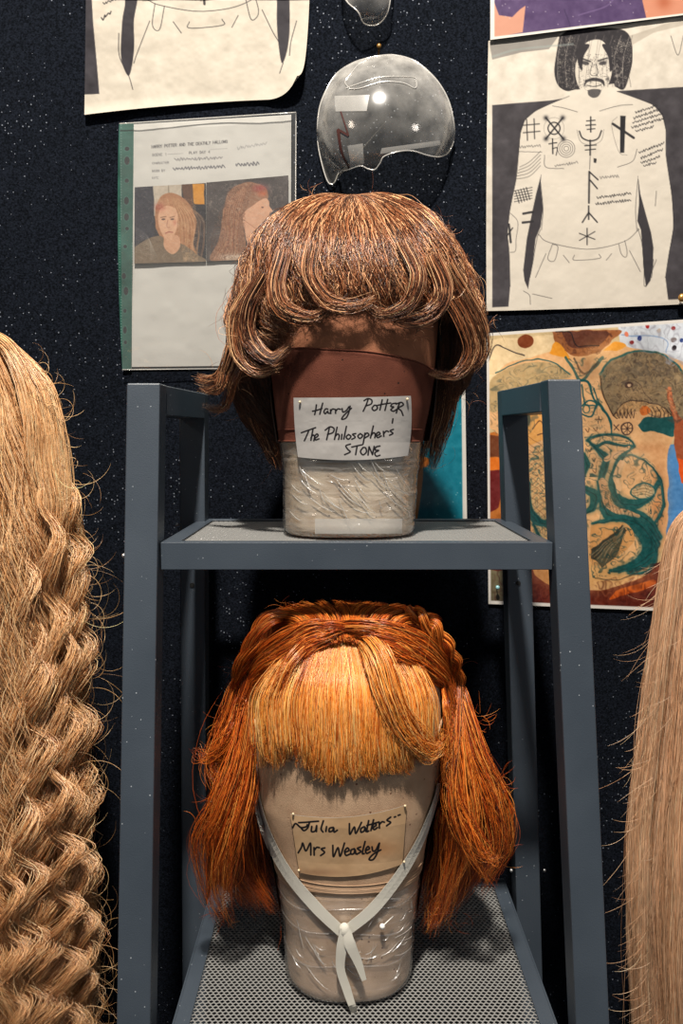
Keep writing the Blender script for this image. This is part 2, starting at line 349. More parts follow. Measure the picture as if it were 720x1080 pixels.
def hexmesh(x0, x1, y0, y1, z, th=.0004, px=.0056, py=.0043, wire=.24):
    nx = int((x1-x0)/px); ny = int((y1-y0)/py); px = (x1-x0)/nx; py = (y1-y0)/ny
    # rows of flattened hexagons, staggered by half a cell
    ang = [(0, 1), (.5, .35), (.5, -.35), (0, -1), (-.5, -.35), (-.5, .35)]
    H = py/1.35
    V = []; Fc = []; cells = []
    for j in range(ny):
        for i in range(nx - (j % 2)):
            cells.append((x0+px*(i+.5+(.5 if j % 2 else 0)), y0+py*(j+.5)))
    C = np.array(cells); n = len(C)
    A = np.array(ang)
    outer = np.stack([A[:, 0]*px, A[:, 1]*H], -1); 
    inner = np.stack([A[:, 0]*px*(1-wire), A[:, 1]*H*(1-wire*1.15)], -1)
    jit = rng.normal(0, .00012, (n, 1, 1)) * np.ones((1, 6, 1))
    def ring(sh, zz): p = C[:, None, :]+sh[None]; return np.concatenate([p, np.full(p.shape[:2]+(1,), zz)], -1)
    ot = ring(outer, z+th); it = ring(inner, z+th*.6); ib = ring(inner, z-th); ob = ring(outer, z-th)
    vs = np.concatenate([ot, it, ib, ob], 1).reshape(-1, 3)
    base = (np.arange(n)*24)[:, None, None]; k = np.arange(6); k2 = (k+1) % 6
    f1 = np.stack([k2, k, 6+k, 6+k2], -1); f2 = np.stack([6+k2, 6+k, 12+k, 12+k2], -1); f3 = np.stack([12+k2, 12+k, 18+k, 18+k2], -1)
    fs = (base+np.concatenate([f1, f2, f3])[None]).reshape(-1, 4)
    return vs, fs
def shelf(x0, x1, y0, y1, ztop, name):
    """x0..x1 outer width, flat rim, mesh panel inside, lip folded down in front"""
    mb = MB(); b = .017; t = .0015; L = .0265
    mb.box((x0, y0, ztop-L), (x1, y0+.002, ztop)); mb.box((x0, y1-.002, ztop-L), (x1, y1, ztop))
    mb.box((x0, y0+.002, ztop-L), (x0+.002, y1-.002, ztop)); mb.box((x1-.002, y0+.002, ztop-L), (x1, y1-.002, ztop))
    mb.box((x0+.002, y0+.002, ztop-t), (x1-.002, y0+b*.75, ztop)); mb.box((x0+.002, y1-b, ztop-t), (x1-.002, y1-.002, ztop))
    mb.box((x0+.002, y0+b*.75, ztop-t), (x0+b, y1-b, ztop)); mb.box((x1-b, y0+b*.75, ztop-t), (x1-.002, y1-b, ztop))
    fr = mb.build(name, M_steel, rack, bevel=.0006)
    vs, fs = hexmesh(x0+b-.001, x1-b+.001, y0+b*.75-.001, y1-b+.001, ztop-.0022)
    meshobj('mesh_panel', vs, fs, M_mesh, fr, smooth=False)
ZU = zv(572, .79); ZL = zv(1062, .79)
shelf(-.1725, .2015, .79, 1.02, ZU, 'upper_shelf')
shelf(-.1655, .2110, .748, 1.035, ZL, 'lower_shelf')
for (u, v, Y) in [(130.5, 586, .80), (187, 553, .99), (539, 918, .985), (574, 918, 1.0), (609, 586, .79), (585.5, 596, .79)]:
    mb = MB(); c = un(u, v, Y); mb.sphere(c, .0022, n=8, m=5); mb.build('screw', M_screw, rack, smooth=True)
M_hole = mat('bolt_hole', rgb(8, 9, 10), .9)
for (u, v, Y) in [(202.5, 617, .9845), (546.5, 615, .9845)]:
    mb = MB(); c = un(u, v, Y); ring = [(c[0]+.0028*math.cos(t), c[1]-.0006, c[2]+.0028*math.sin(t)) for t in np.linspace(0, 2*math.pi, 12, endpoint=False)]
    mb.prism(ring, [(p[0], p[1]+.002, p[2]) for p in ring]); mb.build('bolt_hole', M_hole, rack)

# ---------------------------------------------------------------- sheets on the wall
def wallsheet(name, corners, draw, base, material, off=.004, res=1.4, sag=None, wrinkle=.0008, wscale=30, curl=None, parent=None, seed=3, warp=None):
    c = np.array(corners, float)
    nu = int(np.hypot(*(c[1]-c[0]))*res); nv = int(np.hypot(*(c[3]-c[0]))*res)
    U, V, S, T = quad_uv(corners, nu, nv, sag); cv = Canvas(U, V, base); draw(cv, S, T)
    if warp: U, V = warp(U, V, S, T)
    d = off + wrinkle*2*(fbm(U, V, wscale, seed)-.3)
    if curl is not None: d = d + curl(S, T)
    P = un(U, V, WY - d)
    return sheet(name, U, V, P, cv.c, material, parent)
INK = (26, 24, 28)
def figure(cv):
    """generic long-haired bare-chested figure with abstract marks"""
    DG = (58, 54, 58)
    cv.poly([(60, 352), (250, 337), (480, 305), (780, 286), (780, 1000), (700, 1002), (60, 1030)], DG)
    cv.mottle(.07, 10, 4)
    body = [(330, 300), (318, 322), (255, 348), (205, 372), (170, 402), (155, 445), (148, 520), (140, 600), (120, 700), (111, 780), (117, 850), (120, 960), (114, 1032), (650, 1010), (640, 930), (652, 850), (667, 760), (662, 660), (642, 520), (642, 440), (630, 388), (600, 352), (540, 328), (478, 306), (470, 250)]
    PC = (214, 205, 190)
    cv.poly(body, PC)
    for g in ([(224, 585), (222, 620), (230, 700), (222, 760), (205, 800), (196, 880), (186, 930), (180, 968), (168, 940), (164, 905), (176, 800), (192, 720), (207, 650)],
              [(548, 590), (556, 650), (575, 720), (592, 780), (600, 830), (598, 890), (590, 940), (575, 962), (567, 900), (562, 820), (558, 770), (546, 740), (552, 680)]):
        cv.poly(g, (50, 46, 50))
    S = lambda P, w=.7, a=.9: cv.stroke(P, w, INK, a)
    for P in ([(318, 322), (255, 348), (205, 372), (170, 402), (155, 445), (148, 520), (140, 600), (120, 700), (111, 780), (117, 850), (120, 960)],
              [(478, 306), (540, 328), (600, 352), (630, 388), (642, 440), (642, 520), (662, 660), (667, 760), (652, 850), (640, 930)],
              [(222, 610), (230, 700), (225, 770)], [(548, 600), (540, 700), (545, 775)],
              [(215, 785), (250, 812), (380, 835), (500, 810), (552, 768)], [(222, 770), (210, 800), (196, 880), (186, 930)], [(548, 765), (562, 820), (568, 900), (572, 960), (610, 870)],
              [(262, 818), (246, 866), (268, 874), (280, 828), (262, 818)], [(484, 818), (492, 850), (506, 862), (512, 846), (504, 806)],
              [(335, 855), (336, 872), (418, 866), (418, 852)], [(298, 855), (318, 880)], [(460, 850), (442, 872)], [(240, 850), (205, 930)], [(520, 840), (556, 910)],
              [(262, 355), (300, 362), (345, 375)], [(420, 372), (480, 355), (530, 350)], [(235, 520), (240, 560), (300, 565)], [(480, 560), (530, 540), (545, 500)],
              [(165, 975), (185, 990), (188, 1020)], [(610, 640), (606, 690)], [(600, 870), (594, 930)], [(195, 985), (260, 1000)]): S(P, .55, .75)
    # head
    cv.poly([(285, 120), (275, 180), (268, 240), (280, 285), (310, 305), (345, 300), (360, 320), (440, 318), (465, 290), (500, 300), (520, 250), (530, 190), (520, 120), (470, 95), (330, 100)], (38, 34, 38), smooth=True, grain=.15)
    cv.poly([(345, 300), (335, 322), (400, 345), (480, 322), (468, 280)], PC)
    cv.poly([(352, 175), (380, 140), (425, 135), (455, 175), (462, 230), (450, 280), (425, 315), (398, 325), (368, 314), (345, 280), (338, 230)], PC, smooth=True)
    for x0 in range(0, 26):
        a = x0/25; xx = 285+a*235; cv.stroke([(xx+10, 118), (xx-6+8*math.sin(x0*2), 200), (xx-4+10*math.sin(x0*3.1), 292)], .5, (205, 196, 182) if x0 % 3 == 0 else INK, .35 if 4 < x0 < 21 else .6)
    cv.poly([(350, 150), (346, 205), (360, 235), (366, 190), (386, 150)], (40, 36, 40), smooth=True); cv.poly([(455, 150), (468, 210), (455, 240), (448, 190), (428, 150)], (40, 36, 40), smooth=True)
    contour(cv, [(272, 130), (340, 120), (345, 300), (285, 290)], 4, 3, .12, (190, 182, 168), .5, 11, 4); contour(cv, [(455, 130), (528, 130), (520, 280), (470, 290)], 4, 3, .12, (190, 182, 168), .5, 13, 4)
    contour(cv, [(345, 180), (462, 180), (450, 290), (398, 325), (350, 290)], 5, 3, .07, INK, .55, 15, 3)
    for ex in (372, 430):
        cv.ell((ex, 212), 13, 6, INK, .7, rot=(.2 if ex < 400 else -.2)); cv.blob((ex, 206), 16, 8, INK, .4); S([(ex-16, 204 if ex > 400 else 194), (ex+16, 194 if ex > 400 else 206)], 1.3)
    S([(396, 212), (388, 245), (400, 254), (414, 246), (408, 214)], .6); cv.poly([(372, 268), (400, 260), (432, 268), (436, 290), (424, 276), (400, 272), (378, 276), (366, 292)], INK, .85, smooth=True)
    S([(378, 286), (400, 290), (424, 285)], .8); cv.poly([(380, 302), (400, 298), (424, 302), (416, 322), (398, 328), (382, 318)], INK, .7, smooth=True)
    # abstract marks
    B = 1.7
    S([(175, 400), (178, 470)], 1.1); S([(200, 398), (202, 465)], 1.1); S([(162, 420), (218, 415)], 1.1); S([(164, 445), (220, 440)], 1.1)
    S([(240, 395), (298, 465)], B); S([(296, 395), (240, 465)], B); cv.ell((267, 430), 20, 20, INK, .95, ring=1.3); cv.ell((267, 430), 34, 36, INK, .4, ring=.4)
    for q in ((240, 395), (298, 465), (296, 395), (240, 465)): cv.blob(q, 8, 8, INK, .8)
    for r_ in (8, 15, 22, 29): cv.ell((308, 498), r_, r_, INK, .8, ring=.5)
    S([(262, 465), (263, 515)], 1.4); S([(250, 482), (276, 478)], 1.2); S([(262, 498), (278, 496), (274, 520)], 1.0)
    S([(390, 392), (390, 442)], 1.6); S([(376, 405), (404, 403)], 1.2); S([(374, 420), (406, 418)], 1.2); S([(378, 434), (404, 431)], 1.0)
    S([(352, 440), (362, 462), (388, 472), (414, 464), (426, 438)], 1.5); S([(344, 436), (356, 474), (388, 486), (424, 472), (434, 434)], .4, .6); S([(388, 470), (388, 520)], 1.6); S([(370, 488), (408, 486)], 1.2); S([(372, 503), (406, 500)], 1.1)
    cv.poly([(489, 388), (507, 388), (502, 512), (488, 512)], INK); S([(464, 415), (534, 462)], 2.6); S([(478, 392), (460, 420), (484, 508), (512, 520)], .4, .5)
    S([(385, 575), (384, 680)], 1.9); S([(388, 578), (414, 602)], 1.5); S([(388, 604), (412, 632)], 1.5); cv.poly([(400, 530), (410, 532), (408, 546), (400, 545)], INK)
    S([(388, 525), (386, 568)], .8, .6); S([(383, 690), (383, 735)], 1.5); S([(383, 712), (362, 745)], 1.5); S([(383, 712), (412, 745)], 1.5)
    S([(378, 765), (378, 820)], 1.2); S([(352, 782), (404, 802)], 1.0); S([(404, 776), (352, 806)], 1.0)
    for i, (x0, y0, x1, y1) in enumerate([(540, 378, 612, 352), (534, 396, 622, 366), (530, 412, 632, 380), (528, 428, 636, 396), (540, 440, 600, 425), (552, 512, 634, 480), (556, 530, 632, 500), (558, 546, 622, 524), (566, 556, 610, 545),
                                          (412, 662, 524, 648), (406, 684, 524, 670), (422, 595, 484, 590), (268, 556, 346, 544), (150, 492, 222, 488)]):
        scribble(cv, x0, y0, x1, y1, 9, .75, INK, .9 if i < 11 else .5, 40+i)
    for k in range(5): S([(140+3*k, 600-10*k), (185, 590-12*k), (222, 555-12*k)], .45, .8)
    for k in range(5): S([(138+9*k, 640-3*k), (150+9*k, 680-3*k)], .9); S([(134, 640+9*k), (194, 628+9*k)], .7)
    S([(164, 716), (196, 710)], 2.4); S([(162, 746), (196, 742)], 2.4); S([(116, 752), (122, 812)], 2.2); S([(110, 790), (128, 764)], 1.3)
    S([(122, 715), (146, 745), (140, 800), (138, 840), (120, 846)], .5, .7); S([(150, 508), (226, 510)], .5, .7)
z3 = lambda p: (500+p[0]/3.177, p[1]/3.177)
def d_right(cv, S, T):
    cv.T = z3; cv.c[:] = (212, 203, 188); figure(cv)
    cv.poly([(50, 140), (290, 110), (250, 165), (160, 175), (60, 200)], (120, 116, 112), .75); cv.poly([(520, 120), (700, 60), (760, 50), (760, 70), (600, 110), (530, 150)], (160, 150, 135), .5)
    cv.stroke([(60, 190), (150, 165), (330, 148)], 2.2, (150, 160, 155), .5); cv.stroke([(658, 120), (682, 185), (700, 120)], .6, INK, .7)
    cv.c += ((1-fbm(cv.U, cv.V, 26, 9))*14-8)[..., None]
o = wallsheet('printed_drawing', [(515, 43), (735, 14), (735, 320), (513, 328)], d_right, (212, 203, 188), M_paper, wrinkle=.0009, sag=[(0, 1), (0, 0), (0, 1), (-1, 0)])
tag(o, 'printed ink drawing of a long-haired bare-chested man covered in black marks', 'drawing')
def d_left(cv, S, T):
    f = lambda p: (167+(z3(p)[0]-582)*1.35+1, 20+(z3(p)[1]-265)*1.35)
    cv.T = f; cv.c[:] = (202, 193, 177)
    cv.poly([(60, 300), (700, 300), (700, 1002), (64, 1030)], (44, 40, 46))
    body = [(150, 300), (148, 520), (140, 600), (118, 700), (92, 780), (96, 850), (106, 960), (112, 1034), (720, 1034), (720, 300)]
    cv.poly(body, (202, 193, 177)); cv.mottle(.05, 12, 6)
    cv.T = lambda p: (80+p[0]/2.7, p[1]/2.7)
    cv.poly([(128, -80), (140, 0), (132, 60), (128, 150), (135, 190), (150, 216), (160, 185), (166, 130), (165, 60), (175, 0), (180, -80)], (42, 38, 44), smooth=True)
    cv.poly([(566, -80), (572, 0), (572, 60), (576, 120), (586, 180), (600, 150), (608, 90), (608, 0), (604, -80)], (42, 38, 44), smooth=True)
    S = lambda P, w=.8: cv.stroke(P, w, INK, .85)
    for P in ([(205, 0), (240, 15), (340, 32), (430, 25), (490, 5), (520, -20)], [(225, 10), (218, 72), (238, 84), (252, 18)], [(484, 0), (498, 54), (514, 50), (520, 30), (510, -10)], [(323, 62), (324, 80), (417, 72), (416, 55)],
              [(277, 62), (300, 94)], [(462, 44), (444, 78)], [(210, 60), (175, 150), (165, 180)], [(530, 28), (560, 90), (578, 120)], [(122, 95), (124, 160), (150, 215), (162, 255)], [(590, 180), (580, 210)], [(628, 60), (612, 120), (608, 160)]): S(P)
    S([(364, -20), (366, 12)], 2.4); scribble(cv, 78, 10, 120, -6, 8, .9, INK, .9, 3); scribble(cv, 72, 55, 100, 35, 10, 1.2, INK, .9, 5)
def curl_l(S, T): return .018*np.clip((S-.8)/.2, 0, 1)**2*np.clip((T-.35)/.65, 0, 1)**2 + .010*np.clip((T-.92)/.08, 0, 1)**2*(1-S)*.5
o = wallsheet('printed_drawing', [(91, -40), (327, -40), (318, 104), (89, 121)], d_left, (216, 206, 188), M_paper, curl=curl_l, wrinkle=.0016, warp=lambda U, V, S, T: (U-5*np.clip((S-.9)/.1, 0, 1)**2*T**10, V-24*np.clip((S-.84)/.16, 0, 1)**2.2*T**6), sag=[(0, 0), (2, 0), (0, -3), (0, 0)])
tag(o, 'curling sheet with an ink drawing cropped to the trousers, above the plastic document pocket', 'drawing')

SK = (222, 172, 120); SKD = (176, 112, 66); TL = (22, 78, 78); GR = (112, 98, 72); BR = (62, 26, 20)
def d_torso(cv, S, T):
    cv.T = lambda p: (490+p[0]/3.13, 330+p[1]/3.13); U0, V0 = cv.U, cv.V; cv.U = U0+4.0*(fbm(U0, V0, 22, 201)-.5)+1.4*(vnoise(U0, V0, 7, 203)-.5); cv.V = V0+4.0*(fbm(U0, V0, 22, 205)-.5)+1.4*(vnoise(U0, V0, 7, 207)-.5)
    cv.poly([(0, 0), (900, 0), (900, 1000), (0, 1000)], (200, 176, 132))
    cv.poly([(500, 20), (900, 0), (900, 260), (640, 200), (510, 100)], (205, 212, 220)); cv.stroke([(515, 75), (660, 85), (665, 130)], 1.2, (120, 150, 190), .8)
    for (x, y, c_) in [(550, 98, (130, 30, 30)), (578, 84, (30, 50, 120)), (532, 72, (220, 120, 90)), (604, 46, (160, 30, 30)), (690, 52, (140, 30, 30)), (692, 116, (30, 24, 28)), (716, 92, (40, 60, 120)), (690, 90, (120, 110, 110)), (640, 60, (200, 180, 160)), (730, 60, (40, 110, 90))]:
        cv.ell((x, y), 8, 8, c_)
    cv.poly([(70, 90), (200, 80), (300, 70), (300, 140), (70, 260)], (222, 196, 152)); cv.ell((200, 92), 26, 22, (120, 56, 24)); cv.stroke([(75, 160), (100, 110), (150, 125), (195, 140)], 1.3, (50, 44, 44), .9)
    cv.poly([(70, 400), (130, 380), (140, 650), (100, 980), (70, 980)], (190, 112, 48)); cv.poly([(70, 400), (120, 410), (125, 480), (75, 475)], (110, 60, 34)); cv.poly([(74, 478), (140, 482), (138, 520), (74, 518)], (226, 118, 36)); cv.poly([(74, 520), (130, 520), (110, 640), (80, 660)], (110, 34, 34))
    cv.poly([(640, 440), (760, 420), (900, 430), (900, 740), (640, 740)], (72, 132, 190)); cv.poly([(70, 830), (220, 840), (330, 930), (700, 800), (900, 760), (900, 1000), (60, 1000)], (98, 36, 28)); cv.poly([(78, 850), (130, 850), (125, 960), (80, 955)], (110, 104, 80)); cv.poly([(500, 920), (620, 880), (610, 905), (480, 945)], (200, 80, 24), smooth=True)
    # torso
    body = [(300, 100), (280, 130), (200, 150), (140, 165), (100, 210), (75, 280), (70, 360), (110, 400), (180, 440), (200, 520), (190, 640), (200, 780), (240, 860), (310, 905), (420, 918), (520, 900), (600, 860), (645, 790), (668, 700), (672, 600), (668, 460), (700, 400), (760, 330), (780, 240), (730, 170), (640, 128), (540, 115), (500, 100)]
    cv.poly(body, SK, smooth=True); cv.blob((430, 860), 180, 60, (222, 168, 100), .7); cv.blob((640, 620), 30, 150, SKD, .7); cv.blob((600, 450), 60, 18, SKD, .5); cv.blob((180, 700), 30, 160, SKD, .5)
    cv.poly([(290, 60), (300, 100), (330, 130), (380, 145), (440, 132), (480, 95), (506, 56)], (150, 90, 50), smooth=True); cv.poly([(320, 62), (345, 110), (400, 120), (450, 100), (470, 60)], (92, 50, 34), smooth=True); cv.poly([(280, 135), (300, 95), (330, 130), (345, 155)], (230, 150, 40), smooth=True); cv.poly([(455, 130), (490, 95), (530, 110), (500, 125)], (228, 150, 44), smooth=True)
    cv.stroke([(300, 62), (350, 64), (372, 112), (440, 108)], 1.2, (30, 22, 22)); cv.stroke([(330, 150), (360, 190), (385, 225), (420, 190), (452, 150)], 3.0, TL, .8); cv.stroke([(360, 150), (395, 205), (440, 165)], 2, (60, 50, 40), .7); cv.blob((400, 180), 26, 34, (130, 90, 60), .6)
    # shoulders
    cv.poly([(78, 240), (110, 200), (200, 165), (280, 165), (340, 195), (350, 215), (280, 230), (210, 250), (150, 300), (90, 330), (76, 300)], (176, 150, 106), smooth=True, grain=.35)
    cv.stroke([(100, 200), (190, 158), (280, 160), (345, 205)], 1.4, TL, .9)
    cv.poly([(445, 200), (470, 165), (540, 130), (630, 128), (700, 170), (730, 230), (728, 330), (690, 380), (600, 330), (545, 320), (500, 340), (485, 330), (455, 270)], (120, 104, 78), smooth=True, grain=.3)
    cv.blob((620, 190), 80, 45, (80, 70, 60), .6); cv.blob((560, 270), 70, 34, (160, 130, 92), .8); cv.stroke([(445, 200), (470, 165), (540, 130), (630, 128), (700, 170), (740, 240)], 2.0, TL, .9); cv.stroke([(445, 205), (455, 270), (486, 330), (500, 345)], 1.4, (60, 44, 30), .9)
    cv.ell((543, 240), 15, 11, (70, 50, 40)); cv.ell((545, 241), 6, 5, (230, 190, 150)); cv.stroke([(500, 240), (560, 225), (620, 290)], .9, (60, 44, 36), .7)
    cv.poly([(490, 335), (520, 300), (580, 290), (650, 310), (690, 350), (640, 345), (600, 330), (550, 325), (510, 345)], (200, 156, 104), smooth=True); cv.stroke([(490, 338), (520, 302), (580, 290), (650, 310), (690, 352)], 1.1, (50, 36, 30))
    for x in range(500, 560, 12): cv.stroke([(x, 322), (x+7, 344), (x+13, 318)], .8, (50, 36, 30))
    for x in range(610, 680, 12): cv.stroke([(x, 312), (x+10, 332), (x+6, 350)], .8, (50, 36, 30))
    cv.ell((597, 322), 18, 16, (214, 110, 40)); cv.poly([(572, 372), (600, 345), (640, 348), (688, 345), (690, 395), (680, 408), (630, 392), (590, 395)], TL, smooth=True)
    cv.poly([(660, 250), (680, 262), (700, 330), (740, 370), (800, 420), (800, 540), (715, 520), (690, 440), (690, 370), (672, 300)], (150, 76, 44), smooth=True); cv.stroke([(672, 250), (680, 300), (698, 350)], 3.2, (196, 116, 76)); cv.poly([(700, 480), (800, 500), (800, 600), (715, 560)], (216, 84, 24))
    # chest marks
    cv.poly([(205, 300), (250, 296), (300, 300), (300, 318), (250, 325), (208, 318)], TL, .9); cv.poly([(206, 320), (270, 330), (270, 410), (206, 440)], (226, 160, 80), .8); cv.stroke([(225, 380), (250, 360), (262, 392), (240, 400)], 1.1, (90, 60, 40)); cv.ell((210, 350), 9, 20, (60, 70, 60), .9)
    cv.ell((533, 380), 20, 20, (60, 44, 40), .9, ring=1.5)
    for k in range(4):
        a = k*math.pi/4; cv.stroke([(533-18*math.cos(a), 380-18*math.sin(a)), (533+18*math.cos(a), 380+18*math.sin(a))], .8, (60, 44, 40))
    cv.stroke([(490, 368), (506, 386)], .9, (60, 44, 40)); cv.stroke([(506, 368), (490, 386)], .9, (60, 44, 40)); cv.stroke([(440, 340), (440, 362)], .7, (60, 44, 40)); cv.stroke([(430, 350), (450, 350)], .7, (60, 44, 40))
    cv.stroke([(385, 225), (410, 235), (425, 280), (450, 310), (478, 350), (482, 400)], [3, 2.4, 2, 2.6, 2.8, .8], TL); cv.stroke([(388, 240), (400, 300), (440, 300), (425, 250)], 1.4, TL); cv.stroke([(388, 330), (420, 340), (434, 300), (412, 290), (392, 305)], 1.8, TL); cv.ell((405, 315), 10, 12, TL, .9, ring=1.2)
    for x, y in [(400, 385), (425, 380), (408, 450), (422, 480), (410, 505), (426, 520)]: cv.stroke([(x, y), (x+8, y+10), (x+12, y-4)], .8, (90, 60, 40))
    # belly swirls
    D = lambda P, w: (cv.stroke(P, [x*1.8+1.5 for x in w], TL, .2, soft=3), cv.stroke(P, [x*1.3+.5 for x in w], TL, .3, soft=1.5), cv.stroke(P, [x*1.25 for x in w], TL, .9), cv.stroke([(a+4, b+4) for a, b in P], [.8, .8, .8], (24, 40, 40), .7))
    D([(405, 425), (440, 405), (520, 405), (560, 440), (520, 436), (470, 430), (430, 440)], [1.5, 2.2, 1.5, 2, 3]); D([(410, 425), (450, 460), (470, 480), (455, 540), (440, 620)], [2, 5, 6, 6, 2.5])
    D([(560, 440), (520, 470), (500, 520), (490, 570), (510, 620), (560, 632), (610, 610), (640, 560)], [2, 4, 6, 8, 9, 8, 6, 3]); D([(510, 470), (560, 470), (620, 510), (650, 570), (655, 640), (630, 690)], [1, 1.2, 1.5, 2, 2.5, 2])
    cv.stroke([(470, 480), (500, 462), (540, 445)], [5, 5, 3], (214, 168, 124)); cv.stroke([(520, 490), (500, 540), (512, 590)], [5, 6, 4], (216, 172, 128)); cv.ell((590, 590), 40, 24, (190, 160, 118), .9); cv.ell((590, 590), 40, 24, TL, .9, ring=1.6)
    for k in range(4): cv.stroke([(560, 576+9*k), (590, 572+9*k), (620, 578+9*k)], .6, (90, 70, 50), .8)
    D([(450, 640), (500, 650), (560, 660), (610, 690), (640, 740), (600, 700)], [3, 6, 7, 5, 2]); D([(440, 560), (448, 620), (470, 660), (540, 690), (600, 750), (590, 810), (540, 840)], [2, 4, 8, 9, 10, 8, 4])
    cv.stroke([(455, 560), (465, 620), (500, 650), (570, 672)], [8, 8, 7, 4], (196, 150, 108), .95)
    for k in range(9): cv.stroke([(445+13*k, 610+6*k), (452+13*k, 640+6*k)], .6, (110, 80, 56), .8); cv.stroke([(455, 570+7*k), (475+8*k, 590+8*k)], .5, (110, 80, 56), .7)
    cv.poly([(415, 700), (450, 690), (520, 690), (560, 740), (520, 790), (460, 830), (410, 820)], (206, 150, 92), smooth=True); D([(420, 695), (480, 680), (560, 690), (610, 740), (600, 800), (560, 840), (480, 850)], [2, 5, 7, 11, 12, 8, 2])
    cv.poly([(412, 780), (520, 700), (530, 720), (440, 820), (415, 812)], (58, 56, 46)); cv.poly([(430, 815), (526, 720), (500, 800), (450, 840)], (84, 80, 62))
    for k in range(5): cv.stroke([(415+12*k, 800+6*k), (525, 705)], .9, (150, 130, 96), .8)
    for k in range(4): D([(600+12*k, 700+30*k), (640-4*k, 760+20*k), (600, 800+18*k), (540, 846+6*k)], [1.2, 2, 2, 1]); 
    cv.stroke([(430, 880), (520, 880), (600, 840)], 1.1, (60, 60, 50), .8)
    D([(390, 470), (402, 500), (395, 540)], [5, 7, 3]); D([(390, 580), (425, 600), (420, 640), (400, 660)], [6, 8, 6, 3])
    # scaled flank to the left
    cv.poly([(210, 480), (250, 430), (290, 420), (290, 760), (230, 720), (210, 600)], (206, 164, 112), .9, smooth=True)
    for k in range(14): cv.stroke([(206, 470+22*k), (300, 400+22*k)], .5, (110, 80, 56), .8); cv.stroke([(206, 400+22*k), (300, 480+22*k)], .5, (110, 80, 56), .8)
    D([(210, 660), (240, 690), (290, 700)], [5, 7, 5]); D([(212, 560), (216, 640), (250, 690)], [2, 3, 4]); D([(228, 700), (260, 760), (290, 770)], [2, 4, 3]); cv.poly([(215, 840), (290, 850), (300, 905), (240, 880)], (200, 140, 84), smooth=True)
    contour(cv, [(400, 400), (470, 400), (560, 430), (640, 520), (662, 640), (640, 760), (560, 850), (420, 880), (390, 700)], 9, 3.2, .11, (26, 62, 62), .8, 51, 5)
    contour(cv, [(440, 200), (540, 130), (640, 128), (735, 200), (720, 380), (600, 330), (490, 340)], 6, 3, .16, (60, 48, 40), .6, 61, 3); contour(cv, [(440, 200), (540, 130), (640, 128), (735, 200), (700, 330), (560, 300), (490, 330)], 5, 2, .2, (168, 140, 100), .5, 63, 3)
    contour(cv, [(78, 240), (200, 165), (300, 165), (350, 215), (280, 300), (200, 420), (90, 400)], 8, 3, .13, (80, 84, 70), .6, 71, 4); contour(cv, [(205, 440), (290, 400), (290, 840), (225, 760)], 9, 3, .12, (30, 70, 70), .7, 81, 5)
    contour(cv, [(330, 150), (470, 150), (450, 330), (480, 420), (388, 430), (385, 230)], 8, 2.6, .12, (40, 66, 60), .6, 91, 4)
    contour(cv, [(70, 830), (330, 930), (700, 800), (900, 760), (900, 1000), (60, 1000)], 9, 2, .2, (60, 18, 16), .5, 95, 5); contour(cv, [(300, 60), (506, 56), (440, 140), (330, 135)], 7, 2.5, .15, (70, 34, 22), .6, 97, 4)
    contour(cv, [(500, 20), (900, 0), (900, 150), (700, 180), (540, 110)], 8, 2, .12, (150, 150, 160), .6, 98, 4)
    cv.blob((560, 470), 60, 30, (236, 196, 150), .35); cv.blob((450, 130), 60, 40, (236, 190, 130), .3); cv.blob((470, 560), 60, 90, (236, 190, 140), .18)
    cv.mottle(.06, 3, 8); sh = fbm(U0, V0, 40, 211)[..., None]; cv.c = cv.c*(.80+.44*sh)+np.array([5, 3, 2]); cv.U, cv.V = U0, V0; cv.T = lambda p: p
    bord = [(513, 352), (735, 337), (735, 645), (515, 636)]
    for a, b in ((0, 1), (2, 3), (3, 0)): cv.stroke([bord[a], bord[b]], 5.0, (232, 226, 218), smooth=False)
o = wallsheet('photo_print', [(513, 351.5), (735, 336), (735, 646), (515, 637)], d_torso, SK, M_photo, res=1.6, wrinkle=.0003)
tag(o, 'large glossy photograph of a bare torso with green and black tattoos', 'photograph')
def d_purple(cv, S, T):
    cv.poly([(520, -60), (760, -60), (760, 60), (520, 60)], (86, 68, 104)); cv.mottle(.06, 8, 3)
    cv.poly([(520, 0), (526, 16), (540, 18), (548, 10), (554, 6), (551, 34), (520, 40)], (206, 150, 126)); cv.poly([(680, -60), (760, -60), (760, 20), (682, 22), (677, 0)], (206, 140, 112)); cv.blob((700, 2), 8, 8, (170, 90, 60), .7)
    cv.stroke([(595, 10), (600, 30), (580, 34)], 1, (60, 46, 78), .7); cv.stroke([(610, 16), (640, 6), (650, -8)], 1.4, (120, 100, 140), .6)
    for _ in range(40): cv.ell((random.uniform(525, 730), random.uniform(-20, 36)), .5, .5, (200, 190, 200), .7)
    cv.stroke([(519, -60), (519, 40.5)], 4.4, (230, 224, 214), smooth=False); cv.stroke([(517, 41.5), (735, 14.5)], 4.6, (230, 224, 214), smooth=False)
o = wallsheet('photo_print', [(517, -45), (735, -60), (735, 14), (517, 42)], d_purple, (86, 68, 104), M_photo, off=.009, wrinkle=.0004)
tag(o, 'white bordered photograph with purple fabric, overlapping the top of the long-haired figure drawing', 'photograph')
